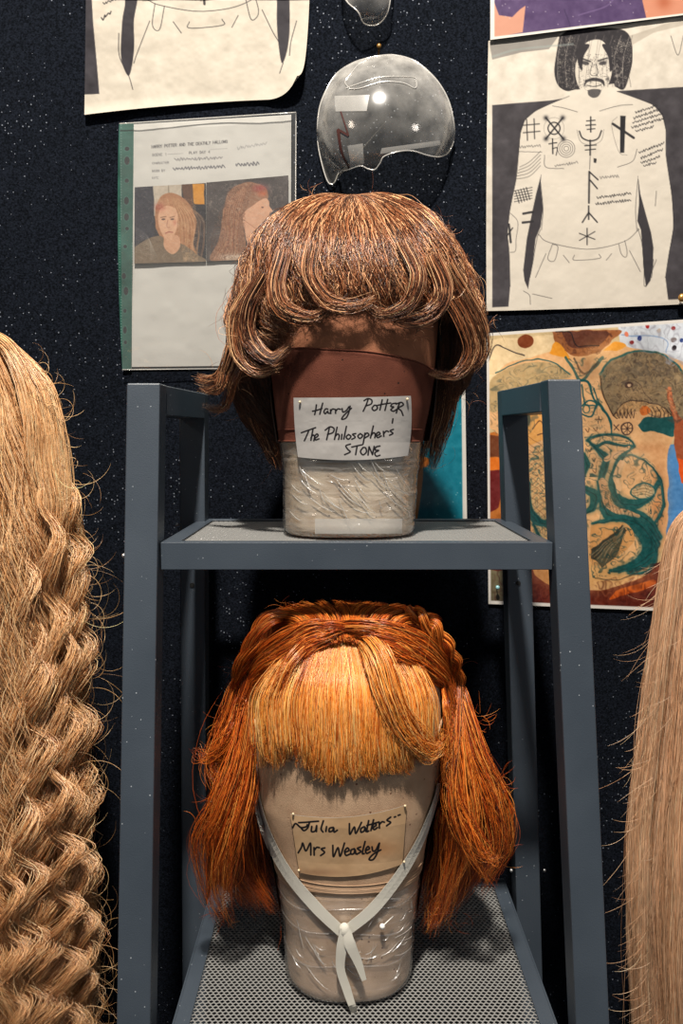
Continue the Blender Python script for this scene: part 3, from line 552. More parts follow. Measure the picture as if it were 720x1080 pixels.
def d_teal(cv, S, T):
    cv.poly([(330, 270), (500, 270), (500, 570), (330, 570)], (24, 118, 138)); cv.blob((470, 430), 30, 60, (30, 130, 150), .6); cv.mottle(.06, 5, 12)
    cv.poly([(425, 500), (440, 484), (446, 498), (441, 540), (436, 560), (425, 560)], (226, 150, 84), smooth=True); cv.poly([(440, 480), (452, 484), (450, 492), (440, 492)], (226, 130, 50), smooth=True)
    for _ in range(40): cv.ell((random.uniform(430, 488), random.uniform(430, 545)), .6, .6, (150, 200, 210), .7)
    cv.stroke([(487.5, 272), (490.5, 570)], 5, (222, 218, 210), smooth=False); cv.stroke([(330, 274), (488, 272)], 5, (222, 218, 210), smooth=False)
o = wallsheet('photo_print', [(345, 274), (488.5, 272), (492.5, 562), (345, 562)], d_teal, (24, 118, 138), M_photo, wrinkle=.0003)
tag(o, 'white bordered photograph with bright teal background, half hidden behind the short brown wig', 'photograph')

# ---------------------------------------------------------------- document in a punched plastic pocket
doc = thing('document_pocket', tuple(un(220, 390, WY-.004)), 'punched clear plastic pocket with green edge holding a page with two portraits', 'document')
def d_page(cv, S, T):
    cv.c[:] = (205, 203, 196); n = fbm(cv.U, cv.V, 46, 21); cv.c += ((n-.5)*18)[..., None]
    cv.T = lambda p: (120+p[0]/3.6, 100+p[1]/3.6)
    text(cv, 'HARRY POTTER AND THE DEATHLY HALLOWS', 144, 192, 10.5, -.07, .62, (62, 60, 62), .85, .98)
    text(cv, 'SCENE 1', 146, 224, 9, -.05, .5, (80, 78, 80), .75); text(cv, 'PLAY DAY 4', 286, 216, 9, -.05, .55, (70, 68, 72), .8); scribble(cv, 470, 203, 580, 184, 12, .55, (110, 108, 112), .7, 71)
    cv.stroke([(205, 226), (262, 222)], .4, (110, 108, 110), .6, smooth=False); cv.stroke([(366, 208), (430, 204)], .4, (110, 108, 110), .6, smooth=False)
    text(cv, 'CHARACTER', 146, 256, 8, -.05, .45, (85, 83, 86), .75); scribble(cv, 232, 246, 410, 238, 12, .6, (60, 58, 66), .8, 72)
    text(cv, 'WORN BY', 146, 286, 8, -.05, .45, (85, 83, 86), .75); scribble(cv, 226, 282, 420, 272, 12, .8, (45, 44, 56), .9, 73); scribble(cv, 462, 268, 550, 260, 13, .85, (45, 44, 56), .9, 74)
    text(cv, 'NOTE', 146, 312, 7, -.04, .4, (100, 98, 100), .6)
page = wallsheet('page', [(140, 131), (307, 121), (306, 385), (139, 387)], d_page, (205, 203, 196), M_paper, off=.004, wrinkle=.0025, wscale=60, parent=doc, seed=15)
zz = lambda p: (130+p[0]/3.79, 170+p[1]/3.79)
def d_ph1(cv, S, T):
    cv.T = zz; cv.c[:] = (42, 38, 42); cv.U = cv.U+0.9*(vnoise(cv.U, cv.V, 6, 3)-.5); cv.V = cv.V+0.9*(vnoise(cv.U, cv.V, 6, 5)-.5)
    cv.poly([(118, 90), (235, 90), (232, 180), (125, 220)], (190, 178, 160)); cv.stroke([(180, 95), (182, 140)], 1, (140, 128, 110)); cv.poly([(276, 90), (322, 90), (325, 172), (282, 170)], (206, 140, 40)); cv.poly([(45, 100), (120, 98), (122, 300), (45, 330)], (52, 50, 58)); cv.poly([(235, 90), (276, 90), (280, 250), (250, 260)], (92, 60, 40))
    cv.poly([(130, 180), (150, 140), (190, 128), (235, 145), (275, 190), (292, 250), (280, 330), (300, 400), (230, 405), (140, 400), (150, 320), (128, 260)], (168, 118, 82), smooth=True)
    for k in range(26): x = 200+k*4; cv.stroke([(190+k*2, 140+k), (x+20, 230), (x+22-6*math.sin(k), 330), (x+10, 400)], .6, [(216, 180, 140), (120, 74, 46), (196, 140, 90)][k % 3], .55)
    cv.poly([(45, 345), (100, 310), (150, 300), (175, 330), (235, 330), (290, 370), (320, 405), (45, 410)], (122, 104, 84), smooth=True); cv.poly([(160, 300), (218, 298), (225, 345), (195, 372), (165, 345)], (206, 158, 124), smooth=True)
    cv.poly([(138, 225), (150, 190), (182, 178), (212, 195), (218, 240), (208, 290), (184, 318), (160, 300), (142, 262)], (212, 166, 132), smooth=True); cv.blob((145, 182), 20, 16, (150, 56, 50), .6)
    for x in (160, 196): cv.ell((x, 232), 8, 3.5, (70, 50, 46), .85); cv.stroke([(x-10, 224), (x+10, 221)], .7, (110, 76, 56))
    cv.stroke([(178, 235), (174, 262), (186, 265)], .6, (150, 100, 80)); cv.stroke([(168, 286), (182, 283), (198, 285)], 1.0, (150, 80, 70)); cv.blob((206, 246), 8, 10, (190, 100, 80), .4)
    for k in range(14): cv.stroke([(50, 260+8*k), (95+3*k, 300+6*k), (110, 330+5*k)], .5, (176, 170, 160), .35)
    contour(cv, [(130, 150), (290, 150), (300, 400), (240, 400), (215, 200), (140, 190)], 5, 3, .2, (206, 170, 130), .5, 35, 4)
    for k in range(50): cv.stroke([(q:=random.uniform(45, 320), w:=random.uniform(95, 400)), (q+random.uniform(2, 16), w+random.uniform(-12, 12))], .4, (216, 210, 200), .3, smooth=False)
    cv.T = lambda p: p; cv.mottle(.06, 2.2, 3)
def d_ph2(cv, S, T):
    cv.T = zz; cv.c[:] = (72, 64, 62); cv.U = cv.U+0.9*(vnoise(cv.U, cv.V, 6, 3)-.5); cv.V = cv.V+0.9*(vnoise(cv.U, cv.V, 6, 5)-.5); cv.mottle(.05, 9, 5)
    cv.poly([(395, 230), (410, 150), (440, 105), (500, 84), (560, 100), (580, 140), (560, 170), (500, 190), (480, 260), (490, 330), (480, 395), (350, 395), (380, 320)], (146, 104, 78), smooth=True)
    for k in range(34): cv.stroke([(500-2*k, 90+k*1.5), (470-2.2*k, 200), (455-1.5*k+5*math.sin(k), 300), (470-3.4*k, 392)], .6, [(190, 140, 100), (112, 72, 52), (170, 96, 62), (200, 160, 130)][k % 4], .5)
    cv.poly([(475, 215), (500, 190), (560, 150), (582, 160), (585, 182), (598, 200), (584, 208), (586, 232), (570, 252), (545, 258), (520, 290), (500, 330), (484, 280)], (214, 164, 132), smooth=True)
    cv.blob((545, 108), 26, 14, (150, 40, 44), .7); cv.blob((556, 130), 18, 12, (206, 90, 44), .6); cv.ell((556, 184), 5, 3, (80, 50, 46), .8); cv.stroke([(480, 235), (520, 262), (540, 272)], .6, (150, 100, 76), .7); cv.blob((440, 385), 60, 14, (222, 206, 186), .9)
    for k in range(60): cv.ell((random.uniform(335, 650), random.uniform(90, 390)), 1.6, 1.6, (200, 190, 180), .5)
    contour(cv, [(330, 90), (655, 90), (655, 395), (335, 395)], 6, 3, .12, (190, 176, 160), .28, 37, 5); contour(cv, [(350, 300), (420, 110), (520, 90), (490, 200), (480, 395), (350, 395)], 4, 3, .2, (90, 56, 40), .55, 39, 4)
    cv.T = lambda p: p; cv.mottle(.05, 2.2, 4)
wallsheet('portrait_print', [(142, 197.5), (217, 193), (217, 276), (141.5, 278)], d_ph1, (42, 38, 42), M_photo, off=.0088, wrinkle=.0004, parent=page, res=2)
wallsheet('portrait_print', [(217.5, 192.5), (304, 185), (304, 272), (217.5, 275.5)], d_ph2, (72, 64, 62), M_photo, off=.0092, wrinkle=.0004, parent=page, res=2)
M_film = clear_plastic('pocket_film', .035, .10, .12, bump=(13, 1.0, (1, 1, 1.6), (0, .5, 0)))
def d_strip(cv, S, T):
    cv.c[:] = (26, 82, 70); cv.mottle(.08, 14, 4)
    cv.T = lambda p: (120+p[0]/3.6, 100+p[1]/3.6)
    for x, y, r1, r2 in [(50, 205, 9, 8), (50, 250, 10, 16), (49, 326, 8, 8), (48, 402, 9, 15), (48, 464, 9, 14), (50, 508, 7, 7), (43, 576, 7, 7), (38, 688, 8, 12), (46, 745, 9, 16), (42, 820, 6, 8), (42, 893, 7, 14), (44, 940, 6, 7)]:
        cv.ell((x, y), r1, r2, (10, 16, 18)); cv.ell((x, y), r1+1.5, r2+1.5, (120, 150, 140), .4, ring=.5)
    for k in range(90): y = 115+k*10.2; cv.ell((28-6*(y > 480)*(y < 760), y), 1.6, 1.6, (150, 170, 160), .8); cv.ell((76-6*(y > 560), y), 1.8, 1.8, (170, 186, 178), .8)
def strip_curl(S, T): return .003*np.exp(-((T-.55)/.08)**2)
wallsheet('binding_strip', [(125.5, 131), (141, 130), (138.5, 389), (129, 390)], d_strip, (26, 82, 70), M_paper, off=.0055, wrinkle=.0008, wscale=25, parent=doc, curl=strip_curl, sag=[(0, 0), (0, 0), (0, 0), (-3, 0)], res=2.2)
U, V, S, T = quad_uv([(126, 130.5), (312, 118.5), (311, 388), (129, 390)], 70, 100)
Pf = un(U, V, WY-.0125-.003*(fbm(U, V, 22, 77)-.3)); meshobj('plastic_film', Pf, grid_faces(100, 70), M_film, doc)
mb = MB()
for a, b in [((126, 130.5), (312, 118.5)), ((312, 118.5), (311, 388)), ((311, 388), (129, 390))]:
    mb.tube([un(a[0]+(b[0]-a[0])*t, a[1]+(b[1]-a[1])*t, WY-.012-.001*math.sin(9*t)) for t in np.linspace(0, 1, 20)], .0007, 6)
mb.build('welded_seam', clear_plastic('seam_plastic', .5, .2), doc, smooth=True)

# ---------------------------------------------------------------- clear plastic forehead shell and the piece above it
M_clear = clear_plastic('clear_vacuum_formed_plastic', .035, .07, .12, (.97, .95, .9, 1), rimhaze=.55, bump=(14, .12, (1, 1, 1), (0, 0, 0)))
M_tape = clear_plastic('clear_tape', .22, .08, .25); M_edge = clear_plastic('cut_plastic_edge', .55, .3, .2)
def shellpiece(name, c, rx, ry, edge, depth, label, cat, group=None):
    """edge: outline of the cut rim, photograph coordinates; a dome bulging off the wall"""
    root = thing(name, tuple(un(c[0], c[1]+ry, WY)), label, cat, group); E = cr(np.vstack([edge, edge[:1]]), len(edge)*8)[:-1]
    c0 = np.array(c, float); n = len(E); R = 26; vs = []
    for k in range(R+1):
        f = k/R
        for p in E:
            q = c0+(p-c0)*f; rr = min(1.0, ((q[0]-c0[0])/rx)**2+((q[1]-c0[1])/ry)**2)
            h = depth*math.sqrt(max(0, 1-rr))
            vs.append(un(q[0], q[1], WY-.006-h))
    i = np.arange((R+1)*n).reshape(R+1, n); fs = np.stack([i[:-1], i[1:], np.roll(i[1:], -1, 1), np.roll(i[:-1], -1, 1)], -1).reshape(-1, 4)
    meshobj('plastic_shell', np.array(vs), fs[n:] if False else fs, M_clear, root)
    mb = MB(); mb.tube(np.array(vs[-n:]+[vs[-n]]), .0009, 6, cap=False); mb.build('cut_edge', M_edge, root, smooth=True)
    def on(u, v, lift=.0008):
        rr = min(1, ((u-c0[0])/rx)**2+((v-c0[1])/ry)**2); return un(u, v, WY-.006-depth*math.sqrt(max(0, 1-rr))-lift)
    return root, on
zd = lambda x, y: (320+x/4, y/4)
ed = [zd(*p) for p in [(300, 238), (380, 232), (470, 258), (555, 330), (610, 420), (634, 520), (634, 590), (610, 645), (570, 662), (520, 655), (460, 637), (400, 640), (340, 660), (322, 690), (300, 716), (270, 712), (240, 700), (190, 716), (150, 730), (130, 770), (108, 774), (88, 730), (66, 640), (58, 560), (66, 460), (95, 380), (140, 310), (215, 262)]]
dome, on = shellpiece('clear_forehead_shell', (407, 128), 74, 74, ed, .062, 'clear plastic forehead shell with a zigzag cut line hanging on the wall', 'plastic shell')
M_cut = mat('cut_line_ink', rgb(58, 20, 14), .6)
def ribbon3(pts, w, on_, lift=.001, n=40, th=.0003):
    P = cr(pts, n) if len(pts) > 2 else np.array(pts, float); T = np.gradient(P, axis=0); T /= np.linalg.norm(T, axis=1)[:, None]+1e-9; N = np.stack([-T[:, 1], T[:, 0]], 1)
    w = np.interp(np.linspace(0, 1, len(P)), np.linspace(0, 1, len(np.atleast_1d(w))), np.atleast_1d(w)) if np.ndim(w) else np.full(len(P), w)
    vs = []
    for p, nn, ww in zip(P, N, w):
        for s_ in (-.5, 0, .5): vs.append(on_(p[0]+nn[0]*ww*s_, p[1]+nn[1]*ww*s_, lift))
    return np.array(vs), grid_faces(len(P), 3)
z = [zd(*p) for p in [(156, 468), (190, 572)]], [zd(*p) for p in [(190, 572), (143, 545)]], [zd(*p) for p in [(145, 545), (160, 640), (192, 712)]]
vs = []; fs = []
for P, w in zip(z, (1.5, 2.4, [3.4, 2.6, 1.2])):
    a, b = ribbon3([P[0], ((P[0][0]+P[-1][0])/2, (P[0][1]+P[-1][1])/2), P[-1]] if len(P) == 2 else P, w, on); fs.append(b+sum(len(x) for x in vs)); vs.append(a)
meshobj('zigzag_cut', np.vstack(vs), np.vstack(fs), M_cut, dome)
for q in ([(130, 405), (278, 400), (266, 468), (135, 470)], [(330, 625), (575, 592), (578, 612), (322, 650)], [(185, 615), (250, 605), (255, 690), (200, 705)]):
    U, V, S_, T_ = quad_uv([zd(*p) for p in q], 12, 8); P = np.array([[on(U[j, i], V[j, i], .0012) for i in range(12)] for j in range(8)]); meshobj('clear_tape', P, grid_faces(8, 12), M_tape, dome)
mb = MB()
for P in ([(190, 370), (175, 345), (200, 310), (235, 270), (300, 240)], [(180, 372), (240, 350), (330, 325), (460, 325), (476, 345), (470, 372), (420, 350), (330, 345), (240, 372), (190, 375)]):
    mb.tube([on(*zd(*p)) for p in cr(P, 40)], .0007, 5)
mb.build('moulded_ridge', M_edge, dome, smooth=True)
M_brass = mat('brass_pin', rgb(176, 132, 72), .3, metal=.7)
def nail(u, v, label):
    c = un(u, v, WY); mb = MB(); mb.tube([(c[0], WY+.004, c[2]), (c[0], WY-.012, c[2]+.001), (c[0], WY-.016, c[2]+.006)], .0013, 8); mb.sphere((c[0], WY-.014, c[2]+.006), .0032)
    o = mb.build('wall_hook', M_brass, None, smooth=True); tag(o, label, 'hook')
nail(399, 59, 'small metal hook holding the clear forehead shell on the dark wall')
ed2 = [(362, -40), (410, -40), (412, -10), (409, 12), (401, 24), (392, 27), (383, 24), (377, 12), (366, 2), (360, -12)]
shellpiece('clear_plastic_piece', (388, -10), 30, 40, ed2, .035, 'small clear plastic piece on the wall directly above the clear forehead shell', 'plastic shell')
def pushpin(u, v, off, m, label, r=.0042):
    c = un(u, v, WY-off); mb = MB(); mb.tube([(c[0], WY+.003, c[2]), (c[0], c[1]-.006, c[2])], .0007, 6); mb.sphere((c[0], c[1]-.008, c[2]), r, (1, .7, 1)); o = mb.build('push_pin', m, None, smooth=True); tag(o, label, 'pin')
pushpin(716.5, 315, .006, M_brass, 'round tan pin at the lower right corner of the figure drawing', .0055)
pushpin(523.5, 618.5, .006, mat('pale_blue_pin', rgb(140, 190, 195), .3), 'pale blue pin in the lower left corner of the tattoo photograph', .0028)
# ---------------------------------------------------------------- canvas wig blocks
class Block:
    """sections: list of (z, cx, half width, front y, back y); superelliptic plan"""
    def __init__(s, secs, n=2.5): s.s = np.array(sorted(secs), float); s.n = n
    def sec(s, z): return [np.interp(z, s.s[:, 0], s.s[:, k]) for k in range(1, 5)]
    def pt(s, z, ph, lift=0):
        cx, a, yf, yb = s.sec(z); b = (yb-yf)/2; cy = (yf+yb)/2; c, t = np.cos(ph), np.sin(ph); e = 2/s.n
        x = cx+(a+lift)*np.sign(t)*np.abs(t)**e; y = cy-(b+lift)*np.sign(c)*np.abs(c)**e
        return np.stack([x, y, z+0*x], -1)
    def front(s, u, v, lift=0.0):
        """point of the front surface seen at (u, v)"""
        Y = s.s[:, 3].mean()+0*np.asarray(u, float)
        for _ in range(14):
            p = un(u, v, Y); cx, a, yf, yb = s.sec(p[..., 2]); b = (yb-yf)/2+lift; cy = (yf+yb)/2
            q = np.clip(np.abs((p[..., 0]-cx)/(a+lift)), 0, .985)
            Y = .5*Y+.5*(cy-b*(1-q**s.n)**(1/s.n))
        return un(u, v, Y)
    def skin(s, name, z0, z1, m, parent=None, lift=0, nz=60, nph=96, wob=None, cap=True, top=None):
        zs = np.linspace(z0, z1, nz); ph = np.linspace(-math.pi, math.pi, nph, endpoint=False)
        P = []
        for z in zs:
            L = lift if wob is None else lift+wob(z, ph)
            zz_ = z if top is None else z
            P.append(s.pt(zz_+0*ph, ph, L))
        P = np.array(P)
        if top is not None: P[-1 if top[0] else 0, :, 2] = top[1](ph) if top[0] else P[0, :, 2]
        i = np.arange(nz*nph).reshape(nz, nph); fs = np.stack([i[:-1], np.roll(i[:-1], -1, 1), np.roll(i[1:], -1, 1), i[1:]], -1).reshape(-1, 4)
        V = P.reshape(-1, 3); F_ = [fs]
        if cap:
            V = np.vstack([V, P[0].mean(0), P[-1].mean(0)]); b, t = nz*nph, nz*nph+1; k = np.arange(nph); k2 = (k+1) % nph
            return meshobj(name, V, list(map(list, fs))+[[b, int(y), int(x)] for x, y in zip(k, k2)]+[[t, int(x)+(nz-1)*nph, int(y)+(nz-1)*nph] for x, y in zip(k, k2)], m, parent)
        return meshobj(name, V, fs, m, parent)
def dome_secs(ztop, cx, a, yf, yb, h, n=9):
    out = []
    for k in range(1, n+1):
        t = math.sin(math.pi/2*k/n)*.999; q = math.sqrt(1-t*t); c = (yf+yb)/2; b = (yb-yf)/2
        out.append((ztop-h+h*t, cx, a*q, c-b*q, c+b*q))
    return out
def canvas_mat(name, a, b, dots):
    m = mat(name, rough=.85, spec=.2, bump=(1500, .35), noise=(38, a, b)); return speckle(m, 150, .17, dots, .55, 20)
M_linen = canvas_mat('pale_linen', rgb(176, 154, 128), rgb(206, 190, 166), rgb(70, 46, 34))
M_tan = canvas_mat('tan_canvas', rgb(172, 144, 118), rgb(196, 168, 142), rgb(96, 66, 50))
M_stock = canvas_mat('brown_stocking', rgb(128, 82, 58), rgb(146, 96, 70), rgb(44, 24, 16))
M_stock2 = canvas_mat('dark_brown_stocking', rgb(84, 44, 32), rgb(98, 54, 40), rgb(34, 18, 14))
M_wrap = clear_plastic('cling_wrap', .10, .16, .16, bump=(34, 1.0, (1, 1, 3.0), (0, .75, 0)))
M_wrap2 = clear_plastic('soft_cling_wrap', .06, .12, .2, bump=(26, 1.0, (1, 1, 3.0), (0, -.6, 0)))
def crinkle(amp, fr, slant, seed):
    def f(z, ph):
        n = vnoise((ph+4)*.08*fr*10+z*slant*1000, z*fr*400+0*ph+50, 8, seed); return amp*np.abs(n-.5)*2
    return f
# --- upper block
xs = lambda u, v, Y: (u-360)*Y/880
Y1 = .885
h1 = Block([(ZU+.0008, xs(368, 560, Y1), .0640, .822, .950), (ZU+.006, xs(368, 560, Y1), .0672, .819, .953), (zv(500, Y1), xs(369, 0, Y1), .0690, .816, .957), (zv(466, Y1), xs(369.5, 0, Y1), .0725, .812, .962), (zv(430, Y1), xs(371, 0, Y1), .0785, .806, .972), (zv(390, Y1), xs(372, 0, Y1), .0835, .800, .985), (zv(340, Y1), xs(372, 0, Y1), .087, .795, .990)]
           + dome_secs(zv(222, .89), xs(372, 0, Y1), .087, .795, .990, zv(222, .89)-zv(335, Y1)), n=2.7)
b1 = thing('wig_block', (float(xs(368, 0, Y1)), Y1, ZU), 'canvas head block in a brown stocking cap, wrapped in film, on the upper shelf', 'wig block', 'canvas wig blocks')
h1.skin('linen_form', ZU+.0008, zv(222, .89)-.0005, M_linen, b1)
zb = zv(466, .815)
h1.skin('stocking_cap', zb+.0035, zv(222, .89)-.001, M_stock, b1, lift=.0012)
def bandtop(ph): return np.interp(np.degrees(ph), [-180, -60, -30, 0, 30, 60, 180], [zv(371, .85), zv(371, .85), zv(366, .80), zv(370, .80), zv(378, .80), zv(390, .84), zv(371, .85)])
def band(name, blk, z0, topf, m, parent, lift, nz=24, nph=96):
    ph = np.linspace(-math.pi, math.pi, nph, endpoint=False); zt = topf(ph); P = np.array([blk.pt(z0+(zt-z0)*t, ph, lift+.0006*(t > .97)+.0006*(t < .03)) for t in np.linspace(0, 1, nz)])
    P = np.concatenate([P, P[-1:]*1.0, ], 0); P[-1] = blk.pt(zt, ph, lift-.0008)
    i = np.arange((nz+1)*nph).reshape(nz+1, nph); fs = np.stack([i[:-1], np.roll(i[:-1], -1, 1), np.roll(i[1:], -1, 1), i[1:]], -1).reshape(-1, 4)
    return meshobj(name, P.reshape(-1, 3), fs, m, parent)
bd = band('stocking_band', h1, zb, bandtop, M_stock2, b1, .0022)
mb = MB(); ph = np.linspace(-1.35, 1.35, 50); mb.tube(h1.pt(bandtop(ph), ph, .0026), .0007, 6); mb.build('band_hem', M_stock2, bd, smooth=True)
mb = MB(); ph = np.linspace(-1.4, 1.4, 50); mb.tube(h1.pt(zb+.0005+0*ph, ph, .0026), .0009, 6); mb.tube(h1.pt(zb+.012+0*ph, ph, .0024), .0005, 6); mb.build('band_hem', M_stock2, bd, smooth=True)
h1.skin('film_wrap', ZU+.001, zb-.001, M_wrap, b1, lift=.0016, nz=90, nph=260, wob=crinkle(.0012, 3.0, .6, 5), cap=False)
mb = MB(); zt = ZU+.002
def strap(blk, u0, u1, v0, v1, lift, nu=30, nvv=5):
    U, V, S, T = quad_uv([(u0, v0), (u1, v0), (u1, v1), (u0, v1)], nu, nvv); return blk.front(U, V, lift), grid_faces(nvv, nu)
P, f = strap(h1, 332, 424, 547, 563, .0058); meshobj('clear_tape', P, f, clear_plastic('grey_tape', .30, .12, .2, (.62, .64, .66, 1)), b1)
mb = MB(); rf = np.random.default_rng(3)
M_fold = clear_plastic('film_crease', .45, .35, .15)
for _ in range(34):
    u = rf.uniform(305, 425); v = rf.uniform(478, 540); L = rf.uniform(8, 40); a = rf.normal(.75, .25)
    P = [h1.front(np.array(min(432., u+L*t*math.cos(a))), np.array(min(564., v+L*t*math.sin(a)+3*math.sin(3*t))), .0034) for t in np.linspace(0, 1, 9)]
    mb.tube(P, [.0001, .0003, .0005, .0003, .0006, .0004, .0003, .0002, .0001], 5)
o = mb.build('film_crease', M_fold, b1, smooth=True); o['kind'] = 'stuff'
# --- lower block
Y2 = .86
def zc(v, Y): return zv(v, Y)
h2 = Block([(ZL+.0008, xs(368, 0, .86), .0610, .796, .926), (ZL+.008, xs(368, 0, .86), .0660, .791, .931), (ZL+.035, xs(368, 0, .86), .0675, .790, .932), (zv(1000, .80), xs(368, 0, .86), .0680, .789, .934), (zv(940, .80), xs(367.5, 0, .86), .0765, .786, .940), (zv(900, .80), xs(367, 0, .86), .0835, .782, .945), (zv(860, .80), xs(367, 0, .86), .0925, .776, .955), (zv(810, .79), xs(367, 0, .86), .097, .771, .962), (zv(760, .79), xs(367, 0, .86), .098, .770, .966)]
           + dome_secs(zv(650, .87), xs(367, 0, .86), .098, .770, .966, zv(650, .87)-zv(755, .79)), n=2.6)
b2 = thing('wig_block', (float(xs(368, 0, .86)), .86, ZL), 'tan canvas head block wrapped in film at its base, on the lower shelf', 'wig block', 'canvas wig blocks')
h2.skin('canvas_form', ZL+.0008, zv(650, .87)-.0005, M_tan, b2)
M_tan2 = canvas_mat('beige_net', rgb(160, 130, 104), rgb(180, 150, 122), rgb(110, 80, 60))
def top2(ph): return np.interp(np.abs(np.degrees(ph)), [0, 35, 70, 180], [zv(806, .772), zv(802, .775), zv(770, .80), zv(770, .83)])
n2 = band('net_band', h2, zv(941, .787), top2, M_tan2, b2, .0012, nz=40)
mb = MB(); ph = np.linspace(-1.4, 1.4, 50)
for dz in (0, .0035, .0085): mb.tube(h2.pt(zv(941, .787)+dz+.004*np.abs(np.sin(ph)), ph, .0016), .0004, 6)
mb.build('net_hem', M_tan2, n2, smooth=True)
h2.skin('film_wrap', ZL+.001, zv(944, .787), M_wrap2, b2, lift=.0016, nz=100, nph=260, wob=crinkle(.0012, 3.0, -.5, 9), cap=False)
mb = MB()
for v_, a_ in ((958, .3), (985, -.3), (1020, .2)):
    ph = np.linspace(-1.35, 1.35, 40); mb.tube(h2.pt(zv(v_, .79)+a_*.006*np.sin(ph*2)+.002*np.cos(ph*5), ph, .0016), .0008, 5)
mb.build('film_fold', M_wrap2, b2, smooth=True)
mb = MB()
for _ in range(40):
    u = rf.uniform(305, 430); v = rf.uniform(950, 1035); L = rf.uniform(8, 36); a = rf.normal(-.8 if u > 370 else .9, .3)
    P = [h2.front(np.array(min(434., u+L*t*math.cos(a))), np.array(np.clip(v+L*t*math.sin(a)+3*math.sin(3*t), 948, 1050)), .0034) for t in np.linspace(0, 1, 9)]
    mb.tube(P, [.0001, .0003, .0004, .0003, .0005, .0004, .0003, .0002, .0001], 5)
o = mb.build('film_crease', M_fold, b2, smooth=True); o['kind'] = 'stuff'

# --- handwritten paper labels
def label(name, blk, corners, sag, base, strokes, col, wd, lift, lab, parent=None, res=3.6, stain=None, pins=()):
    c = np.array(corners, float); nu = int((c[1]-c[0])[0]*res); nv = int((c[3]-c[0])[1]*res)
    U, V, S, T = quad_uv(corners, nu, nv, sag); cv = Canvas(U, V, base); cv.c += ((fbm(U, V, 24, 31)-.5)*34)[..., None]
    if stain: stain(cv)
    for st in strokes: cv.stroke(st, wd, col, 1, soft=.55)
    P = blk.front(U, V, lift); P[..., 1] -= .0012*fbm(U, V, 30, 8)
    root = thing(name, tuple(P[-1, nu//2]), lab, 'label'); sheet('paper', U, V, P, cv.c, M_label, root)
    mbp = MB()
    for (u, v) in pins:
        q = blk.front(np.array(u), np.array(v), lift+.0018); mbp = MB(); mbp.sphere(q, .0013, n=8, m=6); mbp.build('pin', M_pinhead, root, smooth=True)
    return root
M_pinhead = mat('pin_head', rgb(206, 184, 150), .3, spec=.6)
q1 = lambda P: [(290+x/4.5, 400+y/4.5) for x, y in P]
ph_ = lambda P: [(240+(x-240)*1.13, y) for x, y in P]
L1 = [q1(P) for P in [
 [(196, 122), (193, 145), (188, 168)], [(178, 152), (200, 147), (222, 139)], [(226, 114), (219, 140), (212, 166)], [(250, 142), (240, 141), (232, 154), (238, 164), (249, 152), (251, 160), (258, 162)],
 [(263, 145), (264, 163)], [(264, 153), (272, 142), (282, 143)], [(287, 144), (287, 162)], [(288, 152), (298, 141), (310, 143)], [(318, 140), (322, 156), (338, 148), (350, 131)], [(356, 128), (349, 160), (336, 184), (316, 190), (328, 170), (362, 138)],
 [(441, 96), (432, 122), (418, 152)], [(422, 102), (440, 92), (458, 99), (456, 117), (430, 127)], [(470, 124), (460, 138), (470, 149), (485, 139), (480, 125), (470, 124)], [(508, 98), (497, 146)], [(534, 96), (521, 148)], [(486, 124), (515, 118), (548, 113)],
 [(573, 114), (556, 117), (549, 129), (562, 132), (549, 145), (562, 152), (575, 144)], [(590, 114), (582, 135), (575, 160)], [(574, 118), (598, 110), (608, 122), (585, 137), (598, 150), (607, 172)], [(559, 188), (556, 208)],
 [(125, 254), (158, 242), (192, 230)], [(160, 244), (150, 268), (139, 292)], [(180, 236), (170, 290)], [(170, 278), (180, 265), (187, 272), (184, 292)], [(190, 280), (204, 268), (198, 260), (188, 272), (192, 288), (208, 283)]]] + \
 [q1(ph_(P)) for P in [[(256, 228), (250, 258), (244, 287)], [(238, 242), (258, 226), (275, 234), (270, 253), (248, 262)], [(288, 228), (277, 286)], [(279, 274), (290, 260), (297, 268), (294, 286)], [(308, 262), (306, 285)], [(327, 224), (316, 284)],
 [(336, 262), (326, 274), (335, 285), (346, 272), (336, 262)], [(366, 258), (353, 262), (364, 275), (350, 285)], [(385, 258), (375, 270), (384, 281), (395, 268), (385, 258)], [(405, 256), (397, 307)], [(403, 266), (414, 255), (421, 266), (404, 279)], [(440, 222), (428, 279)], [(430, 268), (441, 254), (448, 262), (446, 278)],
 [(455, 268), (468, 260), (462, 251), (452, 262), (458, 277), (473, 269)], [(482, 248), (484, 271)], [(484, 258), (494, 246), (504, 249)], [(524, 238), (511, 245), (522, 257), (508, 266)]]] + \
 [q1(P) for P in [[(357, 308), (336, 316), (345, 333), (356, 345), (330, 358)], [(364, 322), (390, 316), (414, 311)], [(389, 318), (382, 358)], [(417, 324), (405, 343), (417, 359), (433, 345), (429, 326), (417, 324)],
 [(441, 360), (443, 340), (446, 321)], [(446, 321), (462, 358)], [(462, 358), (470, 319)], [(497, 317), (479, 322), (475, 336), (491, 338), (473, 350), (480, 365), (497, 361)]]]
label('name_label', h1, [(309.5, 419.5), (433, 417.5), (430, 480.5), (314, 482)], [(0, .6), (2.2, 0), (0, 4), (-1, 0)], (196, 192, 188), L1, (24, 22, 26), 1.6, .0045,
      'white paper label with three lines of black handwriting pinned to the brown capped upper block', pins=[(316, 424), (429.5, 421)])
q2 = lambda P: [(280+x/4.235, 830+y/4.235) for x, y in P]
